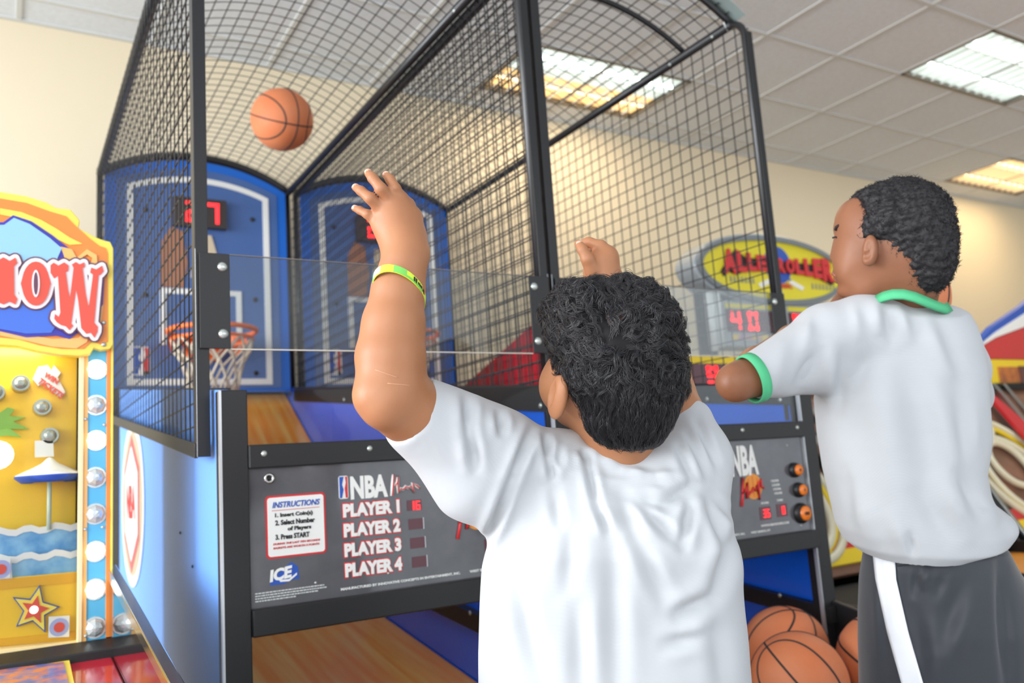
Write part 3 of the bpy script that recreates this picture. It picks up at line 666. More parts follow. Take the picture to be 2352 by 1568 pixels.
flatpx('scroll_band', [(-250, 1492), (184, 1449), (184, 1464), (-250, 1508)], YL-.003, .004, yel2, g)
def star(cx, cy, R_, r_, rot): return [(cx+(R_ if k % 2 == 0 else r_)*math.sin(rot+k*math.pi/5), cy-(R_ if k % 2 == 0 else r_)*math.cos(rot+k*math.pi/5)) for k in range(10)]
flatpx('star_target', star(80, 1400, 58, 27, .2), YL-.008, .008, bluep, g)
flatpx('star_face', star(80, 1400, 52, 24, .2), YL-.010, .003, lyel, g)
flatpx('star_center', star(80, 1400, 33, 15, .2), YL-.012, .003, cred, g)
MB().dome(pY(78, 1400, YL-.012), (0, -1, 0), .008, .004, 12, 3).build('star_stud', pearl, g, smooth=True)
for cx, cy, w_ in ((136, 1440, 24), (2, 1307, 22)):
    cd_ = flatpx('ring_sticker', [(cx-w_, cy-w_), (cx+w_, cy-w_-3), (cx+w_-1, cy+w_-2), (cx-w_-1, cy+w_)], YL-.012 if cx > 50 else YQ-.078, .002, whitep, g)
    q = pY(cx, cy, YL-.0125 if cx > 50 else YQ-.0785)
    MB().disc(q, (0, -1, 0), .018, .001, 20).build('ring_mark', pm('lilac_ring', (170, 178, 224), .4), cd_); MB().disc((q[0], q[1]-.001, q[2]), (0, -1, 0), .010, .001, 16).build('ring_mark', cred, cd_)
flatpx('cream_sill', [(-250, 1516), (200, 1472), (200, 1480), (-250, 1540)], YN-.01, .04, pm('cream_sill', (248, 222, 160), .4), g)
# ledge, counter and side
MB().prism([(2*XC-.2, YN-.012, H-.318), (2*XC-.2, YN-.012, H-.288), (2*XC-.2, YN-.07, H-.302), (2*XC-.2, YN-.07, H-.336)], (.2-2*XC+.2, 0, 0)).build('ledge', black, g, bevel=.003)
MB().prism([(2*XC-.2, YN-.06, H-.318), (2*XC-.2, 1.15, H-.375), (2*XC-.2, 1.15, 0), (2*XC-.2, YN+.02, 0), (2*XC-.2, YN+.02, H-.40)], (-2*XC+.395, 0, 0)).build('counter', redlam, g, bevel=.004)
def cnt(x, y):       # a point of the counter's top
    d = ray(x, y); n_ = np.array((0, -(-.318+.375), (YN-.06-1.15))); p0 = np.array((0, YN-.06, -.318))
    tt = np.dot(p0, n_)/np.dot(d, n_); q = d*tt; return np.array((q[0], q[1], q[2]+H+.001))
fr = MB().prism([cnt(-200, 1560), cnt(158, 1519), cnt(175, 1600), cnt(-200, 1660)], (0, 0, .006)).build('card_frame', lyel, g); fr['label'] = 'yellow framed instruction card on counter'
MB().prism([cnt(-200, 1573), cnt(146, 1530), cnt(160, 1590), cnt(-200, 1645)], (0, 0, .008)).build('instruction_card', pm('card_print', (222, 128, 84), .3, coat=.4, var=(38, (92, 112, 180), .12)), fr)
MB().prism([(.195, 2.5, 0), (.195, 2.5, H-.15), (.195, 2.02, H-.15), (.195, 1.0, H-.285), (.195, 1.0, 0)], (.015, 0, 0)).build('side_board', pm('black_gloss_board', (24, 22, 26), .06, spec=.9, coat=1.0), g)
MB().prism([(.193, 2.03, H-.146), (.193, 1.0, H-.281), (.193, 1.0, H-.300), (.193, 2.03, H-.170)], (.019, 0, 0)).build('edge_strip_or_glint', chrome, g, bevel=.002)

# ------------------------------------------------------------------ alley rolling games along the back
ringm = pm('cream_ring', (222, 216, 188), .4); brownf = pm('brown_ring_board', (112, 84, 66), .4, var=(8, (150, 104, 84), .2))
greys = pm('silver_grey_shell', (158, 166, 170), .35, coat=.3); greyd = pm('dark_grey_shell', (118, 126, 130), .4)  # the darker grey serves the sign rim and the pin row
signy = pm('sign_yellow', (228, 214, 40), .35, coat=.3); bandy = pm('band_yellow', (236, 204, 36), .4); bandr = pm('band_brown', (150, 84, 48), .4, var=(14, (206, 120, 50), .15))
redw = pm('red_wing_laminate', (200, 34, 44), .35, coat=.3)
YR = 3.2
for k in range(4):
    cx = 3.13+1.02*k; x0, x1 = cx-.48, cx+.48
    lab = ['alley rolling game nearest the cages, red digit on yellow score band', 'alley rolling game behind the short-haired boy\'s back, left of center',
           'alley rolling game hidden mostly behind the short-haired boy', 'rightmost alley rolling game with red white and blue wing'][k]
    t = thing('alley_rolling_game', lab, 'arcade game', (cx, 3.0, 0), 'alley rolling games along the back wall')
    MB().box(x0, x1, YR, 4.3, 0, H+.35).build('cabinet', blackf, t)
    sb = MB().box(x0, x1, YR-.03, YR+.1, H+.345, H+.51).build('score_band', bandy, t, bevel=.004)
    MB().box(x0+.09, x1-.3, YR-.034, YR-.028, H+.35, H+.46).build('band_panel', bandr, sb)
    dd = MB().box(cx-.13, cx+.12, YR-.04, YR-.03, H+.345, H+.465).build('score_display', dispm, t)
    digits('digit', '9' if k == 0 else '0', ledm, dd, cx-.035, H+.355, .075, .095, .02, YR-.04, t=.02)
    MB().box(x0, x1, YR-.06, YR-.02, H+.30, H+.345).build('band_rail', blackf, t, bevel=.004)
    # ring board
    a = np.array((0, YR-.03, H+.30)); b = np.array((0, 2.62, H-.58)); dn = (b-a)/np.linalg.norm(b-a); nn_ = np.array((0, -dn[2]*-1, dn[1])); nn_ = np.cross((1, 0, 0), dn); nn_ = -nn_ if nn_[1] > 0 else nn_
    L_ = np.linalg.norm(b-a)
    bd = MB().prism([(x0+.04, a[1], a[2]), (x1-.04, a[1], a[2]), (x1-.04, b[1], b[2]), (x0+.04, b[1], b[2])], -nn_*.03).build('ring_board', brownf, t)
    def bp(u_, s_, h_=0): return np.array((cx+u_, 0, 0))+a+dn*s_-np.array((0, 0, 0))+nn_*h_
    for (s0, ru, rs) in ((.62, .36, .40), (.66, .27, .30), (.58, .16, .17), (.30, .085, .085), (.16, .06, .06)):
        MB().tube([bp(ru*math.cos(q), s0+rs*math.sin(q)*.9, .03) for q in np.linspace(0, 2*math.pi, 36, endpoint=False)], .022, 6, closed=True).build('target_ring', ringm, t, smooth=True)
    MB().tube([bp(.33*math.cos(q), .62+.36*math.sin(q)*.9, .02) for q in np.linspace(0, 2*math.pi, 36, endpoint=False)], .016, 5, closed=True).build('ring_inlay', bandy, t, smooth=True)
    MB().prism([bp(-.43, .93, .01), bp(.43, .93, .01), bp(.43, 1.0, .01), bp(-.43, 1.0, .01)], nn_*.02).build('board_edge', bandy, t)
    MB().prism([bp(-.43, .86, .01), bp(.43, .86, .01), bp(.43, .93, .01), bp(-.43, .93, .01)], nn_*.015).build('board_edge', redw, t)
    for s in (-1, 1):
        MB().bar(bp(s*.45, 0, .06), bp(s*.45, L_, .06), .03, .03).build('guard_edge', chrome, t, bevel=.003)
        MB().prism([(cx+s*.46, YR, 0), (cx+s*.46, YR, H+.34), (cx+s*.46, 2.55, H-.56), (cx+s*.46, 1.0, H-.62), (cx+s*.46, 1.0, 0)], (s*.02, 0, 0)).build('side_board', black, t)
    MB().box(x0+.02, x1-.02, 1.0, 2.6, H-.66, H-.62).build('lane', woodm if k else blackf, t)
    MB().box(x0+.03, x1-.03, 1.02, 2.6, 0, H-.665).build('lane_base', blackf, t)
    if k == 3:
        hp_ = [(5.58, .515), (7.0, .515), (7.0, 1.3), (6.4, .92), (5.95, .70)]
        flat('wing_red', [(x-.1, z+H) for x, z in [(5.58, .515), (7.0, .515), (7.0, .83), (6.4, .76), (5.95, .66), (5.65, .56)]], YR-.03, .05, redw, t)
        flat('wing_white', [(x-.1, z+H) for x, z in [(5.65, .565), (5.95, .665), (6.4, .765), (7.0, .835), (7.0, 1.12), (6.4, .86), (5.95, .70)]], YR-.025, .05, whitep, t)
        flat('wing_blue', [(x-.1, z+H) for x, z in [(5.66, .58), (5.95, .70), (6.4, .86), (7.0, 1.12), (7.0, 1.2), (6.4, .92), (5.95, .745)]], YR-.02, .05, bluep, t)
    if k == 2:
        pn = MB().prism([(x1-.16, YR-.08, H+.28), (x1-.46+.36, YR-.08, H+.28), (x1-.02, 2.66, H-.30), (x1-.30, 2.66, H-.30)], nn_*.02).build('red_panel', redw, t)
# red wing behind the cages
t = thing('side_wing', 'sloping red side wing of an alley game, seen through both cages', 'game panel', (2.28, 3.7, 0))
MB().prism([(2.26, y, H+z) for y, z in ((4.3, .40), (4.3, .475), (3.45, .72), (3.0, .80), (3.0, .40))], (.04, 0, 0)).build('wing_panel', redw, t, bevel=.004)
MB().box(2.26, 2.30, 3.0, 4.3, 0, H+.40).build('wing_base', blackf, t)
# oval sign
t = thing('oval_sign', 'large yellow oval alley game sign in a silver shell with red arched lettering', 'sign', (3.72, 3.2, H+.3))
cz = H+1.005; rx, rz_ = .60, .20
def ell2(r1, r2, Y, n=56, dx=0, dz=0): return [(3.735+dx+r1*math.cos(2*math.pi*k/n), cz+dz+r2*math.sin(2*math.pi*k/n)) for k in range(n)]
flat('sign_shell', ell2(rx+.01, rz_+.015, 0), YR, .16, greys, t, bevel=.01)
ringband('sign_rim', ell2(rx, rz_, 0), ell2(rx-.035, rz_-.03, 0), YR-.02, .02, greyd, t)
sf = flat('sign_face', ell2(rx-.03, rz_-.026, 0), YR-.006, .006, signy, t)
MB().disc((3.76, YR-.008, cz+.035), (0, -1, 0), .11, .004, 32).build('blue_ball', bluep, sf)
flat('lettering_plate', [(3.30, cz-.03), (3.36, cz+.035), (3.43, cz+.105), (3.50, cz+.06), (4.18, cz+.055), (4.24, cz-.04), (4.20, cz-.06), (4.05, cz-.012), (3.5, cz-.012), (3.42, cz-.045), (3.36, cz-.03), (3.32, cz-.06)], YR-.012, .003, blackp, sf)
ar = 'ALLEYROLLER'; n = len(ar); xx = 3.32
for i, ch in enumerate(ar):
    w_ = .105 if i in (0, n-1) else .078; q = (i-(n-1)/2)/((n-1)/2)
    hgt = .085+.055*abs(q)**2; z0 = cz-.012-.03*abs(q)**3
    o = ftext('letter', ch, cred if False else redp, t, xx, xx+w_-.008, z0, z0+hgt, YR-.014, bold=.06, th=.008)
    xx += w_
for x0, x1, z in ((3.36, 3.56, -.085), (4.02, 4.24, -.09)):      # a row of small pin shapes under the name
    n_ = 7; m = MB()
    for k in range(n_):
        x = x0+(x1-x0)*(k+.5)/n_; m.prism([(x-.008, YR-.008, cz+z), (x+.008, YR-.008, cz+z), (x+.004, YR-.008, cz+z+.034), (x-.004, YR-.008, cz+z+.034)], (0, .002, 0))
    tag(m.build('pin_row', greyd, sf), kind='stuff')
ftext('lettering', 'classic', redp, sf, 3.68, 3.86, cz-.10, cz-.06, YR-.008, bold=.03)
flat('pin_graphic', [(3.68, cz-.05), (3.86, cz-.05), (3.82, cz-.02), (3.70, cz-.02)], YR-.01, .003, bluep, sf)
for s in (-1, 1): flat('shoe_graphic', [(3.77+s*.08, cz-.045), (3.77+s*.19, cz-.085), (3.77+s*.17, cz-.105), (3.77+s*.07, cz-.07)], YR-.01, .003, whitep, sf)
sc_ = MB().box(3.22, 4.28, YR-.005, YR+.14, H+.56, H+.82).build('score_unit', greys, t, bevel=.012)
for x0, x1, s in ((3.31, 3.68, '40'), (3.80, 4.17, '0')):
    d_ = MB().box(x0, x1, YR-.012, YR-.004, H+.645, H+.765).build('score_display', dispm, t)
    digits('digit', s, ledm, d_, x0+.03, H+.655, .07, .10, .06, YR-.012, t=.018)
    MB().box(x0, x1, YR-.009, YR-.004, H+.775, H+.80).build('yellow_strip', signy, sc_)
    MB().box(x0+.03, x1-.03, YR-.009, YR-.004, H+.60, H+.63).build('colour_strip', pm('mixed_strip', (170, 130, 190), .4, var=(12, (230, 200, 90), .1)), sc_)
for k in range(2): MB().tube([(3.185+.048*k, YR-.02, H+.535+.02*k), (3.185+.048*k, YR-.02, H+.845)], .022, 12).build('white_column', pm('white_column', (222, 226, 224), .3) if k == 0 else MATS['white_column'], t, smooth=True)
MB().box(3.14, 3.165, YR, YR+.05, H+.512, H+.86).box(3.20, 3.25, YR+.02, YR+.07, H+.512, H+.57).build('support_post', black, t)

# ------------------------------------------------------------------ basketballs
def facing(cx_, cy_, cz_, roll=0.):      # ball turned so that its seam crossing points to camera right/up/back
    y_ = Vector(tuple(CAM[0]*cx_-CAM[1]*cy_-CAM[2]*cz_)).normalized(); x_ = y_.cross(Vector((0, 0, 1))).normalized(); z_ = x_.cross(y_)
    return (Matrix((x_, y_, z_)).transposed() @ Matrix.Rotation(roll, 3, 'Y')).to_euler()
def ballmat():
    m = pm('ball_rubber', (212, 116, 70), .6, var=(4, (220, 138, 94), .2)); nt = m.node_tree; b = nt.nodes['Principled BSDF']
    tc = nt.nodes.new('ShaderNodeTexCoord'); v = nt.nodes.new('ShaderNodeTexVoronoi'); v.inputs['Scale'].default_value = 260
    bp = nt.nodes.new('ShaderNodeBump'); bp.inputs['Strength'].default_value = .35; bp.inputs['Distance'].default_value = .001
    nt.links.new(tc.outputs['Object'], v.inputs['Vector']); nt.links.new(v.outputs['Distance'], bp.inputs['Height']); nt.links.new(bp.outputs['Normal'], b.inputs['Normal'])
    return m
ballm = ballmat(); seamm = pm('seam_black', (42, 40, 42), .7); scuff = pm('ball_scuff', (228, 172, 146), .7)
def basketball(name, label, p, rot, r=.12, group='basketballs'):
    me = bpy.data.meshes.new(name); bm = bmesh.new(); bmesh.ops.create_icosphere(bm, subdivisions=5, radius=r)
    # recess the seams into the skin
    curves = seam_curves(r)
    allp = np.array([q for c_ in curves for q in c_])
    for v in bm.verts:
        d_ = np.sqrt(((allp-np.array(v.co))**2).sum(1)).min()
        if d_ < .006: v.co *= 1-.004*(1-(d_/.006)**2)
    bm.to_mesh(me); bm.free(); me.shade_smooth(); me.materials.append(ballm)
    o = bpy.data.objects.new(name, me); COL.objects.link(o); ORG[o.name] = (0, 0, 0)
    s = MB()
    for c_ in curves: s.tube([q*(1-.0085) for q in c_], .0030*r/.12, 6, closed=True)
    so = s.build('seam', seamm, o, smooth=True)
    vv = MB().disc(np.array((0, .5, .866))*r*1.0, (0, .5, .866), .0022, .002, 10).build('valve', blackp, o)
    o.location = p; o.rotation_euler = rot
    tag(o, label, 'basketball', group); return o
def seam_curves(r):
    n = 120; T = np.linspace(0, 2*math.pi, n, endpoint=False); out = []
    out.append(np.array([(r*math.cos(t), r*math.sin(t), 0) for t in T]))
    out.append(np.array([(0, r*math.cos(t), r*math.sin(t)) for t in T]))
    for s in (1, -1):      # the two curved side seams
        c_ = []
        for t in T:
            y = .80*math.cos(t)*1.0; z = .80*math.sin(t)
            x = s*(.60-.26*math.cos(2*t))
            q = np.array((x, y, z)); c_.append(q/np.linalg.norm(q)*r)
        out.append(np.array(c_))
    return out
basketball('basketball', 'orange basketball in mid-flight inside the left cage', pD(648, 275, 3.3), facing(.66, -.34, .62, .12), group='thrown and held basketballs')
basketball('basketball', 'scuffed basketball at the front of the ball tray, nearest the camera', pD(1836, 1566, 2.10), (.9, .15, .75))
basketball('basketball', 'basketball behind the front one, against the first boy\'s shirt', pD(1806, 1494, 2.345), (1.9, .5, -.25))
basketball('basketball', 'basketball half hidden behind the black shorts', pD(2034, 1517, 2.16), (.7, .9, .35))
basketball('basketball', 'basketball held up in front of the short-haired boy\'s face', pD(2056, 683, 2.0), (1.57, .15, .25), group='thrown and held basketballs')

# ------------------------------------------------------------------ people
# bodies and clothes are grown as smooth distance fields and meshed with surface nets
class Field:
    """grid in camera-aligned axes (right, up, forward), metres from the camera"""
    def __init__(s, lo, hi, h):
        s.lo = np.array(lo, float); s.h = h; s.n = np.ceil((np.array(hi)-s.lo)/h).astype(int)+1
        s.F = np.full(s.n, .05, np.float32); s.ax = [s.lo[i]+h*np.arange(s.n[i]) for i in range(3)]
    def sub(s, lo, hi):
        a = np.clip(np.floor((np.array(lo)-s.lo)/s.h).astype(int), 0, s.n-1); b = np.clip(np.ceil((np.array(hi)-s.lo)/s.h).astype(int)+1, 1, s.n)
        sl = tuple(slice(a[i], b[i]) for i in range(3))
        X = np.meshgrid(*[s.ax[i][sl[i]] for i in range(3)], indexing='ij', sparse=True)
        return sl, X
    def put(s, sl, d, k, mode='u'):
        F = s.F[sl]
        if mode == 'u':
            if k > 0:
                h = np.clip(k-np.abs(F-d), 0, None)/k; s.F[sl] = np.minimum(F, d)-h*h*k*.25
            else: s.F[sl] = np.minimum(F, d)
        else:       # subtract
            d = -d; h = np.clip(k-np.abs(F-d), 0, None)/max(k, 1e-6); s.F[sl] = np.maximum(F, d)+h*h*k*.25
    def cone(s, a, b, ra, rb, k=.01, mode='u', flat=None):
        a = np.array(a, float); b = np.array(b, float); m = max(ra, rb)+k+.012
        sl, X = s.sub(np.minimum(a, b)-m, np.maximum(a, b)+m); ab = b-a; L2 = ab @ ab+1e-12
        P = [X[i]-a[i] for i in range(3)]
        t = np.clip((P[0]*ab[0]+P[1]*ab[1]+P[2]*ab[2])/L2, 0, 1)
        Q = [P[i]-t*ab[i] for i in range(3)]
        if flat is not None:         # flat = (unit normal, factor): thinner along the normal
            nrm, f = np.array(flat[0], float), flat[1]; nrm /= np.linalg.norm(nrm)
            dn = Q[0]*nrm[0]+Q[1]*nrm[1]+Q[2]*nrm[2]
            d = np.sqrt(np.clip(Q[0]**2+Q[1]**2+Q[2]**2-dn**2, 0, None)+(dn/f)**2)
            d = (d-(ra+(rb-ra)*t))*(f+.0)**.5
        else: d = np.sqrt(Q[0]**2+Q[1]**2+Q[2]**2)-(ra+(rb-ra)*t)
        s.put(sl, d.astype(np.float32), k, mode)
    def ell(s, c, r, k=.01, mode='u', axes=None):
        c = np.array(c, float); r = np.array(r, float); m = r.max()+k+.015
        sl, X = s.sub(c-m, c+m); P = [X[i]-c[i] for i in range(3)]
        if axes is not None:
            A = np.array(axes, float); P = [P[0]*A[j, 0]+P[1]*A[j, 1]+P[2]*A[j, 2] for j in range(3)]
        q = np.sqrt((P[0]/r[0])**2+(P[1]/r[1])**2+(P[2]/r[2])**2)
        q2 = np.sqrt((P[0]/r[0]**2)**2+(P[1]/r[1]**2)**2+(P[2]/r[2]**2)**2)+1e-9
        s.put(sl, (q*(q-1)/q2).astype(np.float32), k, mode)
    def plane(s, p, n, k=.004, lo=None, hi=None):      # keep the side behind the plane, inside a box
        sl, X = s.sub(lo if lo is not None else s.lo, hi if hi is not None else s.lo+s.h*s.n); n = np.array(n, float); n /= np.linalg.norm(n)
        d = (X[0]-p[0])*n[0]+(X[1]-p[1])*n[1]+(X[2]-p[2])*n[2]
        s.put(sl, (-d).astype(np.float32), k, 's')
    def mesh(s):
        F = s.F; ins = F < 0; nx_, ny_, nz_ = F.shape
        cnt_ = np.zeros((nx_-1, ny_-1, nz_-1), np.float32); P = np.zeros((nx_-1, ny_-1, nz_-1, 3), np.float32)
        cross = []
        for axis in range(3):
            A = F.take(range(0, F.shape[axis]-1), axis); B = F.take(range(1, F.shape[axis]), axis)
            c = (A < 0) != (B < 0); idx = np.argwhere(c); a = A[c]; b = B[c]; t = a/(a-b)
            cross.append((idx, a < 0)); pos = idx.astype(np.float32); pos[:, axis] += t
            o1, o2 = [i for i in range(3) if i != axis]
            for d1 in (0, -1):
                for d2 in (0, -1):
                    q = idx.copy(); q[:, o1] += d1; q[:, o2] += d2
                    ok = (q >= 0).all(1) & (q[:, 0] < nx_-1) & (q[:, 1] < ny_-1) & (q[:, 2] < nz_-1)
                    q = q[ok]; lin_ = np.ravel_multi_index(q.T, cnt_.shape)
                    np.add.at(cnt_.reshape(-1), lin_, 1); np.add.at(P.reshape(-1, 3), lin_, pos[ok])
        m = cnt_ > 0; vid = np.full(cnt_.shape, -1, np.int64); vid[m] = np.arange(m.sum())
        V = P[m]/cnt_[m][:, None]*s.h+s.lo
        Q = []
        for axis, (idx, inside) in enumerate(cross):
            o1, o2 = (axis+1) % 3, (axis+2) % 3
            ok = (idx[:, o1] > 0) & (idx[:, o2] > 0) & (idx[:, o1] < cnt_.shape[o1]) & (idx[:, o2] < cnt_.shape[o2])
            i = idx[ok]; ins_ = inside[ok]; c4 = []
            for d1, d2 in ((-1, -1), (0, -1), (0, 0), (-1, 0)):
                q = i.copy(); q[:, o1] += d1; q[:, o2] += d2; c4.append(vid[q[:, 0], q[:, 1], q[:, 2]])
            c4 = np.array(c4).T; c4[~ins_] = c4[~ins_][:, ::-1]; Q.append(c4)
        Q = np.concatenate(Q); Q = Q[(Q >= 0).all(1)]
        return V, Q
E_ = CAM.copy(); E_[1] *= -1                       # rows: right, up, forward in world axes
def to_world(V): W = V @ E_; W[:, 2] += H; return W
def c3(x, y, d): return np.array(((x-1176)/FPX*d, -(y-784)/FPX*d, d))      # pixel and depth to camera-aligned metres
def w2c(p): p = np.array(p, float)-np.array((0, 0, H)); return E_ @ p
def rp(px, d): return px*d/FPX
def fast_mesh(name, V, Q, mat, parent, colours=None):
    me = bpy.data.meshes.new(name); n = len(V); q = len(Q)
    me.vertices.add(n); me.vertices.foreach_set('co', V.astype(np.float32).ravel())
    me.loops.add(q*4); me.loops.foreach_set('vertex_index', Q.astype(np.int32).ravel())
    me.polygons.add(q); me.polygons.foreach_set('loop_start', np.arange(q, dtype=np.int32)*4)
    me.polygons.foreach_set('loop_total', np.full(q, 4, np.int32)); me.update(calc_edges=True); me.validate(); me.shade_smooth()
    return link_mesh(name, me, mat, parent)
def relax(V, Q, it=2, lam=.5):
    for _ in range(it):
        S = np.zeros_like(V); C_ = np.zeros(len(V))
        for a, b in ((0, 1), (1, 2), (2, 3), (3, 0)):
            np.add.at(S, Q[:, a], V[Q[:, b]]); np.add.at(C_, Q[:, a], 1); np.add.at(S, Q[:, b], V[Q[:, a]]); np.add.at(C_, Q[:, b], 1)
        V = V+lam*(S/np.maximum(C_, 1)[:, None]-V)
    return V
def normals(V, Q):
    n = np.cross(V[Q[:, 2]]-V[Q[:, 0]], V[Q[:, 3]]-V[Q[:, 1]]); N = np.zeros_like(V)
    for k in range(4): np.add.at(N, Q[:, k], n)
    return N/(np.linalg.norm(N, axis=1)[:, None]+1e-12)
def px_of(V): return 1176+FPX*V[:, 0]/V[:, 2], 784-FPX*V[:, 1]/V[:, 2]
def folds(V, N, fl, side=-1):
    """cloth folds: (x0, y0, x1, y1, width px, height m) lines on the side that faces the camera; negative heights are valleys"""
    x, y = px_of(V); D = np.zeros(len(V))
    for (x0, y0, x1, y1, w_, a) in fl:
        dx, dy = x1-x0, y1-y0; L = dx*dx+dy*dy; t = ((x-x0)*dx+(y-y0)*dy)/L; tc = np.clip(t, 0, 1)
        d = np.hypot(x-x0-tc*dx, y-y0-tc*dy); D += a*np.exp(-(d/w_)**2)*np.clip(1.15-np.abs(t-.5)*1.6, 0, 1)
    f = np.clip(-N[:, 2]*1.5+.2, 0, 1); D = np.clip(D, -.007, .009)
    return V+N*(D*f*1.4)[:, None]
class Noise3:
    def __init__(s, seed, n=24):
        r = np.random.RandomState(seed); s.k = r.normal(size=(n, 3)); s.p = r.uniform(0, 6.28, (n, 3)); s.a = r.normal(size=(n, 3))/math.sqrt(n)*1.4
    def vec(s, P, f):
        out = np.zeros((len(P), 3))
        for k, p, a in zip(s.k, s.p, s.a): out += a*np.sin((P @ k)[:, None]*f+p)
        return out
def strands(name, roots, nrm, dirs, mat, parent, length, seg=6, width=.0006, lift=.35, wave=(0, 60), curl=0., grav=0., seed=3, droop=0.):
    """short hair: tapering three-sided strands that leave the scalp and follow dirs"""
    r = np.random.RandomState(seed); n = len(roots); L = length*(r.uniform(.7, 1.2, n))
    N3 = Noise3(seed); P = roots.copy(); d = dirs+nrm*lift; d /= np.linalg.norm(d, axis=1)[:, None]
    pts = [P.copy()]; ph = r.uniform(0, 6.28, n)
    jit = r.normal(size=(n, 3))*.12
    for k in range(seg):
        st = (L/seg)[:, None]
        dd = d+N3.vec(P, wave[1])*wave[0]+jit
        dd = dd-nrm*droop*k/seg
        dd[:, 1] -= grav
        if curl:
            u = np.cross(nrm, d); a = ph+k*2.2; dd += curl*(u*np.cos(a)[:, None]+nrm*np.sin(a)[:, None])
        dd /= np.linalg.norm(dd, axis=1)[:, None]; P = P+dd*st; pts.append(P.copy()); d = .6*d+.4*dd; d /= np.linalg.norm(d, axis=1)[:, None]
    pts = np.array(pts)                      # seg+1, n, 3
    wv = r.uniform(.7, 1.3, n)*width
    V = []; t = np.linspace(0, 1, seg+1)
    side = np.cross(nrm, d); side /= np.linalg.norm(side, axis=1)[:, None]+1e-9; up = np.cross(side, d)
    for k in range(seg+1):
        rr = (wv*(1-t[k]**2*.85))[:, None]
        for a in (0, 2.094, 4.189): V.append(pts[k]+(side*math.cos(a)+up*math.sin(a))*rr)
    V = np.array(V).reshape(seg+1, 3, n, 3).transpose(2, 0, 1, 3).reshape(-1, 3)
    base = (np.arange(n)*(seg+1)*3)[:, None, None, None]
    k_ = np.arange(seg)[None, :, None, None]*3; j = np.array([[0, 1, 4, 3], [1, 2, 5, 4], [2, 0, 3, 5]])[None, None]
    Q = (base+k_+j).reshape(-1, 4)
    o = fast_mesh(name, to_world(V), Q, mat, parent); o['kind'] = 'stuff'; return o

def skin(name, a, b, rough=.48):
    m = pm(name, a, rough, spec=.4, sub=.06, bump=(420, .12, .0006), var=(11, b, .28)); return m
shirtm = pm('white_jersey_knit', (183, 185, 188), .85, sheen=.1, bump=(1500, .25, .0006))
def ribs(m):
    nt = m.node_tree; b = nt.nodes['Principled BSDF']; tc = nt.nodes.new('ShaderNodeTexCoord'); wv = nt.nodes.new('ShaderNodeTexWave'); wv.inputs['Scale'].default_value = 140
    wv.bands_direction = 'DIAGONAL'; bp = nt.nodes.new('ShaderNodeBump'); bp.inputs['Strength'].default_value = .12; bp.inputs['Distance'].default_value = .0006
    nt.links.new(tc.outputs['Object'], wv.inputs['Vector']); nt.links.new(wv.outputs['Fac'], bp.inputs['Height']); nt.links.new(bp.outputs['Normal'], b.inputs['Normal'])
ribs(shirtm)
greenm = pm('green_rib_trim', (82, 186, 132), .8)
shortm = pm('black_satin_shorts', (46, 49, 56), .52, spec=.4, sheen=.3, bump=(700, .1, .0005))
stripem = pm('white_satin_stripe', (228, 230, 236), .5)
shoem = pm('grey_shoe', (120, 122, 128), .6); solem = pm('white_sole', (225, 225, 222), .6)
hairm = bpy.data.materials.new('black_hair'); hairm.use_nodes = True
b = hairm.node_tree.nodes['Principled BSDF']; b.inputs['Base Color'].default_value = lin((42, 40, 43)); b.inputs['Roughness'].default_value = .3; b.inputs['Specular IOR Level'].default_value = .65
hair2 = pm('black_coily_hair', (38, 36, 38), .62, spec=.4)
skin1 = skin('warm_tan_skin', (177, 123, 87), (160, 106, 73)); skin2 = skin('brown_skin', (148, 98, 70), (130, 84, 60))
nailm = pm('finger_nail', (216, 176, 156), .55); eyem = pm('eye_white', (232, 228, 222), .25); irism = pm('dark_iris', (40, 26, 18), .2); lipm = pm('lip', (150, 88, 76), .45); browm = pm('eyebrow', (30, 24, 22), .8)


def add_legs(hip, fwd, spread, thigh, h=.0065, foot=True):
    """pelvis, legs down to the ankles as one surface; hip in world coordinates"""
    fwd = np.array(fwd, float); fwd[2] = 0; fwd /= np.linalg.norm(fwd); side = np.cross(fwd, (0, 0, 1)); hip = np.array(hip, float)
    js = []
    for s in (-1, 1):
        a = hip+side*s*spread; k_ = np.array((a[0], a[1], hip[2]*.52))+fwd*.012; n_ = np.array((k_[0], k_[1], .085))-fwd*.015; js.append((a, k_, n_))
    pts = np.array([w2c(q) for j in js for q in j]+[w2c(hip+np.array((0, 0, .12)))])
    F = Field(pts.min(0)-.15, pts.max(0)+.15, h)
    F.ell(w2c(hip+np.array((0, 0, .04))), (thigh*1.75, .13, thigh*1.25), .03)
    for a, k_, n_ in js:
        F.cone(w2c(a), w2c(k_), thigh, thigh*.62, .03); F.cone(w2c(k_), w2c(k_*.62+n_*.38-fwd*.012), thigh*.60, thigh*.60, .02)
        F.cone(w2c(k_*.62+n_*.38-fwd*.012), w2c(n_), thigh*.58, thigh*.40, .02)
    V, Q = F.mesh(); return relax(V, Q, 2), Q, js, fwd
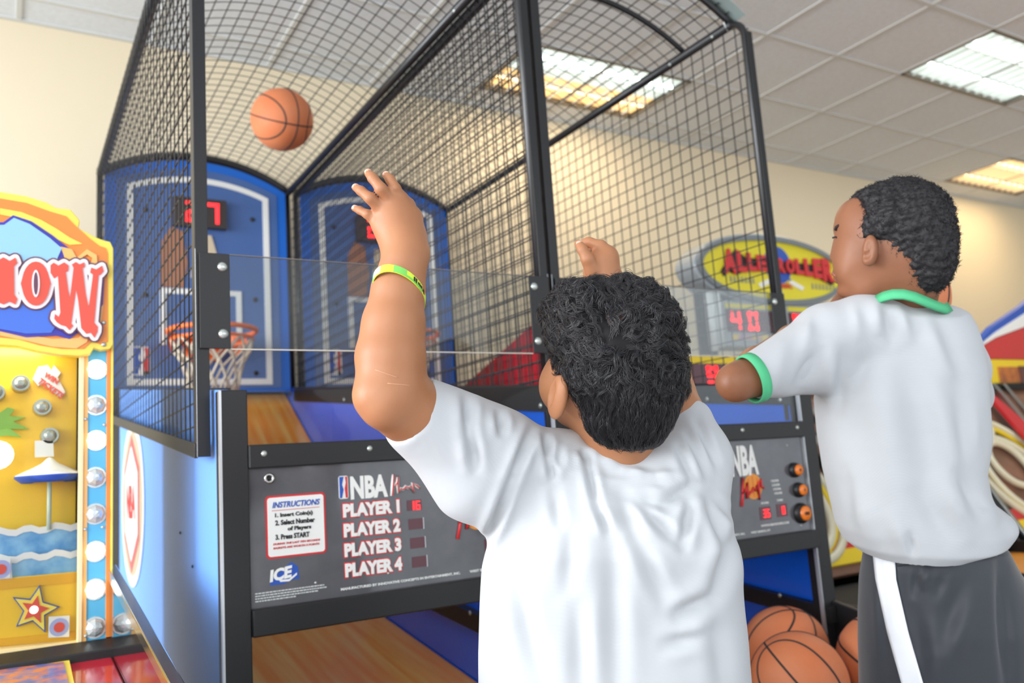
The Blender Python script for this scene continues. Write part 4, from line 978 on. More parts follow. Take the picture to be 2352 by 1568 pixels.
def shoes(t, js, fwd):
    for a, k_, an in js:
        F = MB(); g0 = np.array((an[0], an[1], 0.))
        pr = [(-.075, .030, .05), (-.06, .036, .075), (-.02, .038, .085), (.03, .038, .075), (.08, .042, .058), (.13, .040, .046), (.165, .028, .036), (.18, .010, .028)]
        sd = np.cross(fwd, (0, 0, 1)); vs = []; n = 12
        for d_, w_, hh in pr:
            for k in range(n):
                q = 2*math.pi*k/n; vs.append(g0+fwd*d_+sd*w_*math.cos(q)+np.array((0, 0, .022+(hh*.5)*(1+math.sin(q)))))
        fs = [(j*n+k, j*n+(k+1) % n, (j+1)*n+(k+1) % n, (j+1)*n+k) for j in range(len(pr)-1) for k in range(n)]+[tuple(range(n)), tuple(range((len(pr)-1)*n, len(pr)*n))]
        sh = F.add(vs, fs).build('shoe', shoem, t, smooth=True)
        out = [(-.08, .02), (-.07, .035), (.0, .04), (.08, .045), (.14, .043), (.175, .028), (.188, .0)]
        poly = [g0+fwd*d_+sd*w_ for d_, w_ in out]+[g0+fwd*d_-sd*w_ for d_, w_ in reversed(out[:-1])]
        MB().prism([q+np.array((0, 0, .002)) for q in poly], (0, 0, .022)).build('sole', solem, sh, bevel=.004)
def shorts(t, hip, js, mat, thigh, top=.10, h=.007, stripe=None, xform=None):
    hip = np.array(hip, float); pts = np.array([w2c(q) for j in js for q in j[:2]]+[w2c(hip+np.array((0, 0, top)))])
    F = Field(pts.min(0)-.17, pts.max(0)+.17, h)
    F.ell(w2c(hip+np.array((0, 0, .03))), (thigh*1.95, .15, thigh*1.5), .03)
    for a, k_, n_ in js: F.cone(w2c(a), w2c(a*.12+k_*.88), thigh*1.12, thigh*1.06, .012)
    up = E_ @ np.array((0, 0, 1.)); F.plane(w2c(hip+np.array((0, 0, top))), up, .004); F.plane(w2c(js[0][0]*.1+js[0][1]*.9), -up, .004)
    V, Q = F.mesh(); V = relax(V, Q, 2); return V, Q
def nail(t, tip, prev, face, r, parent):
    """finger nail: small curved plate on the back of a finger tip"""
    tip = np.array(tip); d = tip-np.array(prev); d /= np.linalg.norm(d); f = np.array(face, float); f -= d*np.dot(f, d); f /= np.linalg.norm(f); s_ = np.cross(d, f)
    vs = []; c = tip-d*r*.1
    for i in range(6):
        for j in range(5):
            a = (j-2)/2*.95; l = -1.5+1.75*i/5; w_ = .8 if i in (0, 5) else 1.
            vs.append(c+d*l*r*.85+(s_*math.sin(a*w_)+f*math.cos(a*w_))*r*(1.04-(.10*max(l, 0))))
    fs = [(i*5+j, i*5+j+1, (i+1)*5+j+1, (i+1)*5+j) for i in range(5) for j in range(4)]
    V = to_world(np.array(vs)); MB().add(V, fs).build('finger_nail', nailm, parent, smooth=True)

# ---------------- first boy: curly black hair, white jersey, both arms up after a throw
D0 = 1.17
kid = thing('person', 'boy with curly black hair in white jersey, arms raised, lime wristband on left wrist', 'person', tuple(np.array(pD(1410, 1500, 1.19))*np.array((1, 1, 0))))
def headframe(F_):
    f = np.array(F_, float); f /= np.linalg.norm(f); r_ = np.cross(f, (0, 1, 0)); r_ = np.cross((0, 1, 0), f)*1.0
    r_ = np.cross(np.array((0, 1., 0)), f); r_ /= np.linalg.norm(r_); u = np.cross(f, r_); return r_, u, f      # right, up, forward in camera axes
hF = headframe((-.52, .30, .80)); hC = c3(1404, 835, 1.135); AX = np.array(hF)
def hp(r_, u, f): return hC+hF[0]*r_+hF[1]*u+hF[2]*f
F = Field(c3(800, 700, 1.0)+np.array((-.040, -.30, -.06)), (.32, .27, 1.44), .0024)
F.ell(hp(0, .012, -.012), (.074, .088, .088), .02, axes=AX)              # cranium
F.ell(hp(0, -.035, .038), (.060, .075, .060), .025, axes=AX)             # face
for s in (-1, 1):
    F.ell(hp(s*.040, -.048, .045), (.030, .034, .034), .02, axes=AX)     # cheeks
F.ell(hp(0, -.092, .062), (.026, .020, .022), .02, axes=AX)              # chin
F.cone(hp(0, -.012, .098), hp(0, -.042, .112), .007, .011, .012)          # nose
for s in (-1, 1): F.ell(hp(s*.030, -.010, .090), (.014, .009, .010), .008, mode='s', axes=AX)
F.cone(hp(-.018, -.068, .094), hp(.018, -.068, .094), .007, .007, .006)   # lips
for s in (-1, 1):                                                         # ears
    ec = hp(s*.078, -.046, .002)
    F.ell(ec, (.010, .031, .018), .006, axes=AX)
    F.ell(hp(s*.086, -.042, .008), (.006, .018, .008), .004, mode='s', axes=AX)
F.cone(c3(1425, 960, 1.155), c3(1412, 1085, 1.195), .056, .048, .025)      # neck
F.cone(c3(1240, 1110, 1.19), c3(1580, 1110, 1.195), .035, .035, .02)       # shoulders
F.cone(c3(1405, 1180, 1.20), c3(1410, 1560, 1.22), .07, .08, .03)         # trunk under the jersey
def arm(F, pts, k=.012):
    for (a, b) in zip(pts[:-1], pts[1:]): F.cone(c3(*a[:3]), c3(*b[:3]), rp(a[3], a[2]), rp(b[3], b[2]), k)
# left arm
arm(F, [(1150, 1070, 1.165, 50), (1040, 1010, 1.135, 62), (975, 965, 1.105, 70), (935, 935, 1.09, 77), (905, 905, 1.075, 76)])
arm(F, [(900, 893, 1.07, 76), (897, 820, 1.075, 76), (904, 745, 1.085, 68), (915, 665, 1.095, 57), (928, 605, 1.10, 48), (932, 572, 1.105, 45)], .014)
F.cone(c3(862, 912, 1.05), c3(878, 930, 1.05), rp(40, 1.05), rp(42, 1.05), .03)
# left hand: palm faces away, back of the hand towards us
LN = np.array((.25, .1, -.96))
W0 = (931, 585, 1.108)
kn = {'index': (921, 458, 1.118), 'middle': (900, 462, 1.112), 'ring': (878, 480, 1.112), 'little': (866, 505, 1.118)}
for n_, (x, y, d) in kn.items(): F.cone(c3(*W0), c3(x, y, d), rp(38, 1.1), rp({'index': 19, 'middle': 20, 'ring': 18, 'little': 15}[n_], 1.1), .014)
F.cone(c3(945, 575, 1.112), c3(945, 500, 1.125), rp(33, 1.1), rp(27, 1.1), .016)
F.cone(c3(905, 560, 1.115), c3(878, 520, 1.118), rp(24, 1.1), rp(20, 1.1), .012)
fing = {'index': [(921, 460, 1.118, 16), (908, 433, 1.108, 12.6), (896, 412, 1.112, 11), (886, 401, 1.120, 9.2)],
        'middle': [(900, 466, 1.112, 17), (875, 433, 1.098, 13.6), (856, 409, 1.103, 11.8), (845, 396, 1.112, 9.6)],
        'ring': [(878, 484, 1.112, 16), (850, 455, 1.10, 12.8), (829, 438, 1.106, 11), (816, 430, 1.115, 9.2)],
        'little': [(866, 510, 1.118, 14), (844, 492, 1.112, 10.6), (827, 483, 1.118, 9.2), (814, 478, 1.126, 8)]}
for q in fing.values(): arm(F, q, .0035)
arm(F, [(955, 545, 1.125, 26), (952, 500, 1.150, 18), (938, 470, 1.170, 14), (925, 450, 1.185, 11)], .006)      # thumb, beyond the palm
# right arm, mostly behind the head
arm(F, [(1560, 1090, 1.21, 50), (1568, 1010, 1.235, 52), (1560, 960, 1.25, 58), (1522, 850, 1.31, 58)])
arm(F, [(1522, 850, 1.31, 58), (1455, 745, 1.30, 50), (1398, 668, 1.28, 37), (1385, 636, 1.28, 38), (1384, 606, 1.28, 37)], .014)
F.cone(c3(1368, 622, 1.285), c3(1396, 586, 1.28), rp(24, 1.28), rp(22, 1.28), .012)
arm(F, [(1395, 590, 1.275, 21), (1380, 566, 1.28, 14.5), (1352, 556, 1.285, 11.5), (1330, 562, 1.287, 10)], .004)          # index finger
arm(F, [(1362, 622, 1.262, 20), (1350, 596, 1.256, 15), (1338, 574, 1.258, 12), (1329, 559, 1.264, 9.8)], .004)          # thumb
for i, (dx, dy) in enumerate(((4, 6), (6, 14), (6, 24))):
    arm(F, [(1397, 592+dy*.5, 1.30+.014*i, 18), (1378, 570+dy, 1.318+.012*i, 13), (1357, 572+dy, 1.312+.012*i, 11), (1352, 590+dy, 1.300+.012*i, 9.5)], .003)
V1, Q1 = F.mesh(); V1 = relax(V1, Q1, 1, .4); del F
hip1 = np.array(pD(1420, 1568, 1.22)); hip1[2] = .76
f1 = np.array(E_[2])*.9-np.array(E_[0])*.25
V2, Q2, js1, fw1 = add_legs(hip1, f1, .075, .080)
body = fast_mesh('body', to_world(np.vstack([V1, V2])), np.vstack([Q1, Q2+len(V1)]), skin1, kid)
shoes(kid, js1, fw1)
sv, sq = shorts(kid, hip1, js1, shortm, .084, top=.13)
fast_mesh('shorts', to_world(sv), sq, shortm, kid)
bk = (.15, .1, -1)
for q in fing.values():
    a, b = q[3], q[2]; nail(kid, c3(*a[:3]), c3(*b[:3]), (-.1, .55, -.8), rp(a[3], a[2])*.97, kid)
nail(kid, c3(1329, 559, 1.264), c3(1338, 574, 1.258), (.1, .5, -.85), rp(9.7, 1.26), kid)
N1_ = normals(V1, Q1); PX1, PY1 = px_of(V1); nr1 = N1_[:, 2] < 0
scarm = pm('pale_scar', (205, 152, 118), .55)
for (xa, ya), (xb, yb) in (((862, 849), (914, 867)), ((890, 880), (944, 885))):
    pts = []
    for k in range(9):
        x, y = xa+(xb-xa)*k/8, ya+(yb-ya)*k/8; dq = np.where(nr1, (PX1-x)**2+(PY1-y)**2, 1e9); i = np.argsort(dq)[:3]; pts.append(c3(x, y, V1[i, 2].mean()-.0001))
    MB().tube(list(to_world(np.array(pts))), .0005, 5).build('scar_line', scarm, body, smooth=True)
for s in (-1, 1):
    e_ = to_world(hp(s*.030, -.010, .081)[None])[0]; fd = hF[2] @ E_
    eo = MB().dome(e_, fd, .011, .009, 16, 5).build('eye', eyem, kid, smooth=True); MB().dome(e_+fd*.0072, fd, .005, .003, 12, 3).build('iris', irism, eo, smooth=True)
# wristband
wc = c3(915, 655, 1.095); wn = c3(928, 600, 1.10)-c3(912, 690, 1.09); wn = wn/np.linalg.norm(wn); wn = wn+np.array((-.05, .0, -.30)); wn /= np.linalg.norm(wn)
def wband(name, a0, a1, off, hw, mat, parent, dz=0., n=20):
    """part of the loose tilted band; angle 0 = right, 90 = towards the camera and up, 180 = left"""
    ax_ = np.array((1, -.19, 0)); ax_ /= np.linalg.norm(ax_); bx = np.array((-.05, .62, -.78)); bx /= np.linalg.norm(bx); nn = np.cross(ax_, bx); nn = nn*(1 if nn[1] > 0 else -1); nn = nn*.55+np.array((0, .835, .1)); vs = []
    cc = c3(917, 671, 1.092)
    for k in range(n+1):
        a = math.radians(a0+(a1-a0)*k/n); rd = ax_*math.cos(a)*.0338+bx*math.sin(a)*.0445; u_ = rd/np.linalg.norm(rd)
        for r_, z_ in ((off, -hw+dz), (off, hw+dz), (off-.0014, hw+dz), (off-.0014, -hw+dz)): vs.append(cc+rd+u_*r_+nn*z_)
    fs = [(k*4+i, k*4+(i+1) % 4, k*4+4+(i+1) % 4, k*4+4+i) for k in range(n) for i in range(4)]+[(0, 1, 2, 3), (4*n+3, 4*n+2, 4*n+1, 4*n)]
    return MB().add(to_world(np.array(vs)), fs).build(name, mat, parent, smooth=False)
lime = pm('lime_band', (214, 236, 60), .35); teal = pm('teal_band', (70, 200, 178), .35); pale = pm('pale_band', (236, 240, 190), .35); gren = pm('green_band', (120, 204, 90), .35)
# ax_ points right, so the near side lies where the forward part is negative
sgn = 1
wb = wband('wristband', 0, 360, .0006, .0035, lime, kid, n=48); wb['label'] = 'lime green and teal silicone wristband'
for a0, a1, mt in ((146, 200, teal), (122, 150, pale), (62, 90, gren), (96, 118, lime)): wband('band_patch', sgn*a0, sgn*a1, .0010, .0034, mt, wb, n=10)
wband('band_stripe', sgn*20, sgn*75, .0012, .0010, gren, wb, dz=-.0024, n=14)
for a0 in (46, 41): wband('band_mark', sgn*a0, sgn*(a0-3.5), .0013, .0022, blackp, wb, n=3)
for i, a0 in enumerate((34, 30.5, 27, 23.5, 18, 14.5)): wband('band_letter', sgn*a0, sgn*(a0-2.0), .0013, .0012+.0003*(i % 2), blackp, wb, n=2)

# jersey
F = Field(c3(880, 1740, 1.12)*np.array((1, 1, 0))+np.array((-.02, -.02, .98)), (.34, .10, 1.48), .0034)
def slab(F, prof, d, k=.02):
    """trunk of cloth from a side profile: (y px, left px, right px, half depth)"""
    lo = np.array(F.lo); hi = F.lo+F.h*F.n; sl, X = F.sub(lo, hi); r_, u_, f_ = X
    ypx = 784-FPX*u_/d; P = np.array(prof, float); ys_ = P[:, 0]
    cx = np.interp(ypx, ys_, (P[:, 1]+P[:, 2])/2); hw = np.interp(ypx, ys_, (P[:, 2]-P[:, 1])/2)*d/FPX; hd_ = np.interp(ypx, ys_, P[:, 3]); dd = np.interp(ypx, ys_, P[:, 4]) if P.shape[1] > 4 else d
    cx = (cx-1176)/FPX*d
    e = 2.3
    q = ((np.abs(r_-cx)/hw)**e+(np.abs(f_-dd)/hd_)**e)**(1/e)
    sd = (q-1)*np.minimum(hw, hd_)
    capz = np.maximum(784-FPX*0-ypx*0, 0)*0
    top = (ys_[0]-ypx)*d/FPX; bot = (ypx-ys_[-1])*d/FPX
    sd = np.maximum(sd, np.maximum(top, bot)); F.put(sl, np.broadcast_to(sd, F.F[sl].shape).astype(np.float32), k)
slab(F, [(1085, 1255, 1580, .060, 1.175), (1120, 1200, 1640, .082, 1.18), (1180, 1150, 1672, .100, 1.185), (1240, 1120, 1690, .110, 1.19), (1300, 1108, 1698, .115, 1.20), (1400, 1104, 1706, .122, 1.21), (1500, 1101, 1716, .130, 1.215), (1568, 1100, 1726, .135, 1.22), (1700, 1096, 1742, .140, 1.22)], 1.20)
F.cone(c3(1300, 1075, 1.175), c3(1535, 1085, 1.18), .052, .052, .03)
F.cone(c3(1275, 1080, 1.17), c3(1130, 1045, 1.15), rp(82, 1.17), rp(98, 1.15), .03)
F.cone(c3(1140, 1045, 1.155), c3(960, 955, 1.105), rp(110, 1.155), rp(91, 1.105), .02)
F.cone(c3(1215, 1190, 1.17), c3(1085, 1110, 1.14), rp(84, 1.17), rp(76, 1.14), .03)
F.cone(c3(1078, 1108, 1.14), c3(985, 1000, 1.12), rp(88, 1.13), rp(70, 1.12), .02)
F.cone(c3(1540, 1080, 1.18), c3(1600, 1030, 1.21), rp(78, 1.18), rp(66, 1.21), .03)
F.cone(c3(1600, 1060, 1.21), c3(1575, 970, 1.245), rp(74, 1.21), rp(66, 1.245), .02)
F.cone(c3(1600, 1110, 1.195), c3(1605, 1060, 1.205), rp(74, 1.2), rp(72, 1.2), .02)
# sleeve ends
sn = c3(870, 890, 1.06)-c3(1010, 990, 1.13); sn[1] += .018; F.plane(c3(938, 946, 1.095), sn, .004, lo=c3(840, 1100, 1.0)+np.array((-.05, -.0, -.02)), hi=c3(1000, 830, 1.20)+np.array((0, .03, .1)))
F.plane(c3(1566, 935, 1.25), c3(1540, 860, 1.30)-c3(1570, 980, 1.24), .004, lo=c3(1450, 1000, 1.12), hi=c3(1680, 800, 1.4)+np.array((.05, .02, .05)))
# neck opening
F.ell(c3(1432, 1000, 1.14), (rp(90, 1.13), rp(40, 1.13), .085), .008, mode='s')
V, Q = F.mesh(); V = relax(V, Q, 3); N = normals(V, Q)
def pleat(*lines):
    """each line: (width, depth, points...): a valley with a softer ridge on either side"""
    out = []
    for w_, a_, *pts in lines:
        for (x0, y0), (x1, y1) in zip(pts[:-1], pts[1:]):
            L_ = math.hypot(x1-x0, y1-y0); px_, py_ = -(y1-y0)/L_*w_*1.7, (x1-x0)/L_*w_*1.7
            out += [(x0, y0, x1, y1, w_, -a_), (x0+px_, y0+py_, x1+px_, y1+py_, w_*1.2, a_*.55), (x0-px_, y0-py_, x1-px_, y1-py_, w_*1.2, a_*.55)]
    return out
FL = pleat((13, .007, (1072, 905), (1078, 993), (1098, 1080)), (11, .007, (1148, 945), (1156, 1000)), (11, .0075, (1226, 982), (1182, 1100), (1112, 1262)), (10, .007, (1256, 1003), (1268, 1060), (1276, 1105)),
           (10, .005, (1288, 1030), (1290, 1080)), (10, .007, (1344, 1034), (1354, 1062), (1373, 1165), (1397, 1225)), (13, .004, (1275, 1125), (1285, 1215)), (18, .005, (1428, 1128), (1458, 1235), (1528, 1380)),
           (16, .007, (1597, 1107), (1523, 1160), (1465, 1140)), (13, .006, (1450, 1140), (1567, 1255)), (12, .006, (1583, 1140), (1567, 1253)), (13, .007, (1624, 1140), (1662, 1255)), (10, .004, (1640, 1135), (1676, 1195)),
           (20, .008, (1692, 1212), (1640, 1370), (1552, 1416)), (16, .004, (1521, 1482), (1606, 1462)), (22, .005, (1182, 1328), (1252, 1568)), (20, .004, (1312, 1221), (1306, 1360)), (24, .005, (1405, 1226), (1416, 1600)),
           (10, .005, (1600, 960), (1645, 1060)), (9, .004, (1580, 990), (1622, 1085)), (10, .005, (1560, 1020), (1592, 1100)), (16, .005, (1130, 1300), (1165, 1540)), (22, .004, (1640, 1420), (1660, 1600)), (22, .004, (1330, 1400), (1340, 1600)))
FL += [(1377, 1046, 1437, 1080, 13, .006), (1437, 1080, 1498, 1092, 13, .007), (1498, 1092, 1556, 1084, 13, .006)]
V = folds(V, N, FL); ns = Noise3(11); V = V+ns.vec(V, 16)*.0016; V = relax(V, Q, 1)
fast_mesh('jersey', to_world(V), Q, shirtm, kid)
# hair
def hairfield(parts, cuts, lo, hi, h, noise=None):
    F = Field(lo, hi, h)
    for p in parts: F.ell(*p)
    for c_ in cuts: F.ell(*c_[:3], mode='s', axes=c_[3] if len(c_) > 3 else None)
    return F.mesh()
cb = c3(1402, 835, 1.12)
hl, hh_ = c3(1190, 1080, 1.12)+np.array((0, 0, -.14)), c3(1620, 600, 1.12)+np.array((0, 0, .16))
V, Q = hairfield([(hp(0, .014, -.012), (.083, .091, .097), .02, 'u', AX), (hp(0, .052, .028), (.068, .046, .068), .03, 'u', AX), (c3(1458, 915, 1.105), (rp(106, 1.1), rp(116, 1.1), .064), .03), (c3(1340, 735, 1.13), (.05, .045, .06), .03), (c3(1468, 728, 1.13), (.045, .045, .06), .03), (c3(1450, 988, 1.115), (rp(76, 1.1), rp(44, 1.1), .052), .02), (c3(1398, 968, 1.115), (rp(56, 1.1), rp(48, 1.1), .050), .02)],
                 [(c3(1262, 985, 1.08), (rp(50, 1.1), rp(78, 1.1), .09), .008), (hp(0, -.045, .085), (.085, .070, .062), .008, AX), (c3(1284, 1042, 1.08), (rp(58, 1.1), rp(78, 1.1), .08), .01), (hp(-.092, -.046, .004), (.024, .036, .026), .004, AX)], hl, hh_, .003)
V = relax(V, Q, 2); N = normals(V, Q); nz = Noise3(5)
top = np.clip((V[:, 1]-c3(0, 840, 1.12)[1])/.05, 0, 1)
V = V+N*((nz.vec(V, 95)[:, 0]*.0030+nz.vec(V, 45)[:, 1]*.0035)*top)[:, None]-N*.007
cap = fast_mesh('hair_cap', to_world(V), Q, hairm, kid)
cap.data.materials[0] = pm('scalp_hair_base', (30, 28, 29), .85, spec=.2)
N = normals(V, Q)
vis = np.where((N[:, 2] < .5))[0]
rs_ = np.random.RandomState(2)
whorl = c3(1425, 785, 1.03)
from mathutils.kdtree import KDTree
kd = KDTree(len(V))
for i, p_ in enumerate(V): kd.insert(p_, i)
kd.balance()
ymid = c3(0, 845, 1.12)[1]
def locks(name, count, per, seg, length, amp, turns, height, spread, width, sel, seed, parent):
    r_ = np.random.RandomState(seed); cand = vis[sel(V[vis])]; idx = r_.choice(cand, count)
    allP = []; 
    for i in idx:
        p = V[i].copy(); n_ = N[i]; L = length*r_.uniform(.65, 1.2); ph = r_.uniform(0, 6.28); hh2 = height*r_.uniform(.5, 1.3); tw = turns*r_.uniform(.7, 1.3)*r_.choice([-1, 1]); am = amp*r_.uniform(.6, 1.3); pts = [p+n_*.0]
        for k in range(seg):
            t = (k+1)/seg
            aw = p-whorl; aw -= n_*(aw @ n_); dl = np.linalg.norm(aw)+1e-9; aw /= dl; sp = np.cross(n_, aw)
            dn_ = np.array((0, -1., 0))-n_*(-n_[1]); wdn = min(max((ymid+.012-p[1])/.03, 0), 1)
            f_ = aw+sp*.9*math.exp(-dl/.03)+dn_*wdn*2.2; f_ /= np.linalg.norm(f_); sd = np.cross(n_, f_); a = am*math.sin(tw*6.28*t+ph)
            p = p+(f_*math.cos(a)+sd*math.sin(a))*L/seg
            co, j, _ = kd.find(p); n_ = N[j]; p = np.array(co)+(p-np.array(co)-n_*((p-np.array(co)) @ n_))+n_*hh2*math.sin(min(t*1.15, 1)*math.pi*.62)
            pts.append(p.copy())
        allP.append(pts)
    A = np.array(allP)                                       # count, seg+1, 3
    n_ = count*per; off = r_.normal(size=(count, per, 1, 3))*spread; t = np.linspace(0, 1, seg+1)[None, None, :, None]
    ph = r_.uniform(0, 6.28, (count, per, 1, 1))
    P = A[:, None]+off*(1-.62*t)+off[..., ::-1]*.35*np.sin(t*5+ph)
    P = P.reshape(n_, seg+1, 3); wv = r_.uniform(.7, 1.3, n_)*width
    d_ = np.gradient(P, axis=1); d_ /= np.linalg.norm(d_, axis=2)[..., None]+1e-12
    u_ = np.cross(d_, np.array((.1, .2, -1.))); u_ /= np.linalg.norm(u_, axis=2)[..., None]+1e-9; v_ = np.cross(d_, u_)
    rr = wv[:, None, None]*(1-np.linspace(0, 1, seg+1)[None, :, None]**2*.8)
    R3 = np.stack([P+(u_*math.cos(a)+v_*math.sin(a))*rr for a in (0, 2.094, 4.189)], 2).reshape(-1, 3)
    base = (np.arange(n_)*(seg+1)*3)[:, None, None, None]; k_ = np.arange(seg)[None, :, None, None]*3; j = np.array([[0, 1, 4, 3], [1, 2, 5, 4], [2, 0, 3, 5]])[None, None]
    o = fast_mesh(name, to_world(R3), (base+k_+j).reshape(-1, 4), hairm, parent); o['kind'] = 'stuff'
locks('hair', 1000, 15, 10, .042, 1.15, 1.1, .0085, .0022, .00036, lambda P: P[:, 1] > ymid-.012, 4, kid)
locks('hair', 900, 15, 6, .024, .35, .6, .0035, .0020, .00032, lambda P: P[:, 1] < ymid+.006, 6, kid)

# ---------------- second boy: short coily hair, white jersey with green trim, black shorts
kid2 = thing('person', 'boy with short coily hair, green-trimmed white jersey and black shorts, holding a ball', 'person', tuple(np.array(pD(2130, 1350, 1.56))*np.array((1, 1, 0))))
gF = headframe((-.86, .02, .50)); gC = c3(2045, 565, 1.535); BX = np.array(gF)
def gp(r_, u, f): return gC+gF[0]*r_+gF[1]*u+gF[2]*f
F = Field(c3(1610, 1000, 1.40)+np.array((0, 0, -.10)), c3(2300, 395, 1.55)+np.array((.04, .0, .46)), .0027)
d = 1.53
F.ell(c3(2066, 528, 1.53), (rp(112, d), rp(112, d), .076), .02)                  # cranium
F.ell(c3(1990, 560, 1.555), (rp(70, d), rp(92, d), .052), .03)                   # face
F.ell(c3(1963, 505, 1.56), (rp(40, d), rp(48, d), .045), .02)                    # forehead
F.cone(c3(1960, 625, 1.55), c3(1985, 655, 1.54), rp(40, d), rp(36, d), .02)      # jaw
F.ell(c3(1948, 668, 1.565), (rp(24, d), rp(18, d), .022), .016)                  # chin
F.ell(c3(1955, 590, 1.555), (rp(34, d), rp(44, d), .036), .02)                   # cheek
F.cone(c3(1926, 555, 1.57), c3(1917, 589, 1.575), rp(8, d), rp(10.5, d), .008)     # nose
F.cone(c3(1928, 525, 1.575), c3(1930, 520, 1.60), rp(9, d), rp(9, d), .010)      # brow
F.cone(c3(1921, 627, 1.575), c3(1925, 630, 1.605), rp(9, d), rp(9, d), .006)     # lips
F.cone(c3(1923, 642, 1.575), c3(1927, 645, 1.605), rp(8, d), rp(8, d), .006)
F.cone(c3(2060, 600, 1.53), c3(2088, 705, 1.575), rp(82, d), rp(62, d), .03)      # neck
F.ell(c3(2090, 640, 1.53), (rp(58, d), rp(70, d), .05), .03)
F.cone(c3(1950, 800, 1.55), c3(2180, 810, 1.60), .03, .03, .02)
F.cone(c3(2080, 800, 1.58), c3(2130, 1230, 1.58), .055, .06, .02)
# ear
EAX = np.array([(.90, -.05, .40), (.10, .99, .05), (-.42, .0, .90)]); EAX = np.array([v/np.linalg.norm(v) for v in EAX])
F.ell(c3(1999, 575, 1.476), (rp(17, d), rp(35, d), .013), .005, axes=EAX)
F.cone(c3(1992, 600, 1.476), c3(1990, 598, 1.48), rp(10, d), rp(10, d), .004)
F.ell(c3(1996, 568, 1.4635), (rp(9, d), rp(20, d), .007), .003, mode='s', axes=EAX)
F.ell(c3(1992, 586, 1.467), (rp(7, d), rp(8, d), .009), .003, mode='s', axes=EAX)
F.cone(c3(1994, 575, 1.469), c3(2000, 562, 1.469), rp(2.5, d), rp(2.5, d), .002)
# left arm, elbow towards the left
arm(F, [(1900, 812, 1.55, 28), (1810, 848, 1.51, 30), (1740, 865, 1.47, 42), (1690, 878, 1.455, 41)])
arm(F, [(1688, 878, 1.455, 41), (1740, 840, 1.54, 42), (1820, 782, 1.64, 34), (1876, 742, 1.71, 26)], .014)
arm(F, [(1876, 742, 1.71, 25), (1898, 722, 1.76, 22), (1912, 712, 1.80, 20)], .012)
for i in range(4):
    arm(F, [(1910+3*i, 716-6*i, 1.79+.008*i, 13), (1922+4*i, 700-9*i, 1.835+.012*i, 9.5), (1932+5*i, 688-11*i, 1.875+.010*i, 8), (1938+5*i, 678-12*i, 1.91+.006*i, 7.2)], .003)
arm(F, [(1906, 722, 1.78, 14), (1932, 722, 1.82, 9.5), (1952, 718, 1.86, 8)], .003)
# right arm beyond the trunk, hand on the near side of the ball
arm(F, [(2180, 810, 1.60, 40), (2212, 885, 1.67, 42), (2216, 905, 1.70, 40)])
arm(F, [(2216, 905, 1.70, 40), (2205, 840, 1.77, 36), (2192, 772, 1.84, 26), (2188, 745, 1.865, 23)], .014)
for i in range(4):
    arm(F, [(2187-3*i, 735+2*i, 1.875, 13), (2186-5*i, 714+4*i, 1.90, 9.5), (2178-7*i, 700+8*i, 1.922, 8.4), (2169-8*i, 690+10*i, 1.938-.006*i, 7.6)], .003)
arm(F, [(2180, 742, 1.87, 13), (2160, 735, 1.885, 9.5), (2140, 728, 1.895, 8)], .003)
V1, Q1 = F.mesh(); V1 = relax(V1, Q1, 1, .4); del F
hip2 = np.array(pD(2190, 1360, 1.60)); hip2[2] = .88
f2 = E_[2]*.75-E_[0]*.55
V2, Q2, js2, fw2 = add_legs(hip2, f2, .065, .062)
body2 = fast_mesh('body', to_world(np.vstack([V1, V2])), np.vstack([Q1, Q2+len(V1)]), skin2, kid2)
shoes(kid2, js2, fw2)
MB().tube(list(to_world(np.array([c3(1919, 529, 1.553), c3(1921, 521, 1.550), c3(1928, 517, 1.545)]))), .003, 6).build('eyebrow', browm, kid2, smooth=True)
MB().tube(list(to_world(np.array([c3(1912, 546, 1.556), c3(1919, 544, 1.552), c3(1928, 548, 1.548)]))), .0016, 6).build('eyelashes', browm, kid2, smooth=True)
MB().tube(list(to_world(np.array([c3(1914, 628, 1.572), c3(1917, 631, 1.563), c3(1923, 634, 1.556)]))), .0035, 6).build('lips', lipm, kid2, smooth=True)
eo = MB().dome(to_world(c3(1927, 550, 1.590)[None])[0], (gF[2] @ E_), .010, .008, 14, 4).build('eye', eyem, kid2, smooth=True)
# jersey
F = Field(c3(1690, 1310, 1.40)+np.array((-.01, -.01, -.02)), c3(2350, 655, 1.62)+np.array((.02, .01, .18)), .0036)
slab(F, [(735, 1985, 2190, .070, 1.555), (790, 1930, 2236, .088, 1.56), (850, 1890, 2258, .100, 1.565), (915, 1872, 2258, .108, 1.565), (1000, 1880, 2262, .112, 1.565), (1080, 1893, 2248, .115, 1.565), (1150, 1912, 2262, .118, 1.565), (1210, 1930, 2300, .120, 1.565), (1245, 1950, 2290, .118, 1.565), (1268, 1985, 2200, .100, 1.565)], 1.565, .02)
F.cone(c3(1985, 745, 1.53), c3(2155, 765, 1.55), .052, .052, .03)
F.cone(c3(1995, 755, 1.54), c3(1900, 770, 1.53), rp(70, 1.53), rp(72, 1.53), .03)
F.cone(c3(1900, 785, 1.53), c3(1740, 860, 1.47), rp(80, 1.53), rp(57, 1.47), .02)
F.cone(c3(1900, 845, 1.53), c3(1790, 862, 1.49), rp(62, 1.53), rp(46, 1.49), .02)
F.cone(c3(2165, 775, 1.57), c3(2205, 850, 1.60), rp(66, 1.57), rp(58, 1.60), .03)
F.cone(c3(2205, 850, 1.60), c3(2222, 905, 1.69), rp(58, 1.60), rp(56, 1.69), .03)
F.ell(c3(2270, 1205, 1.56), (rp(50, 1.56), rp(36, 1.56), .06), .03)
F.ell(c3(2130, 1235, 1.53), (rp(80, 1.56), rp(40, 1.56), .06), .03)
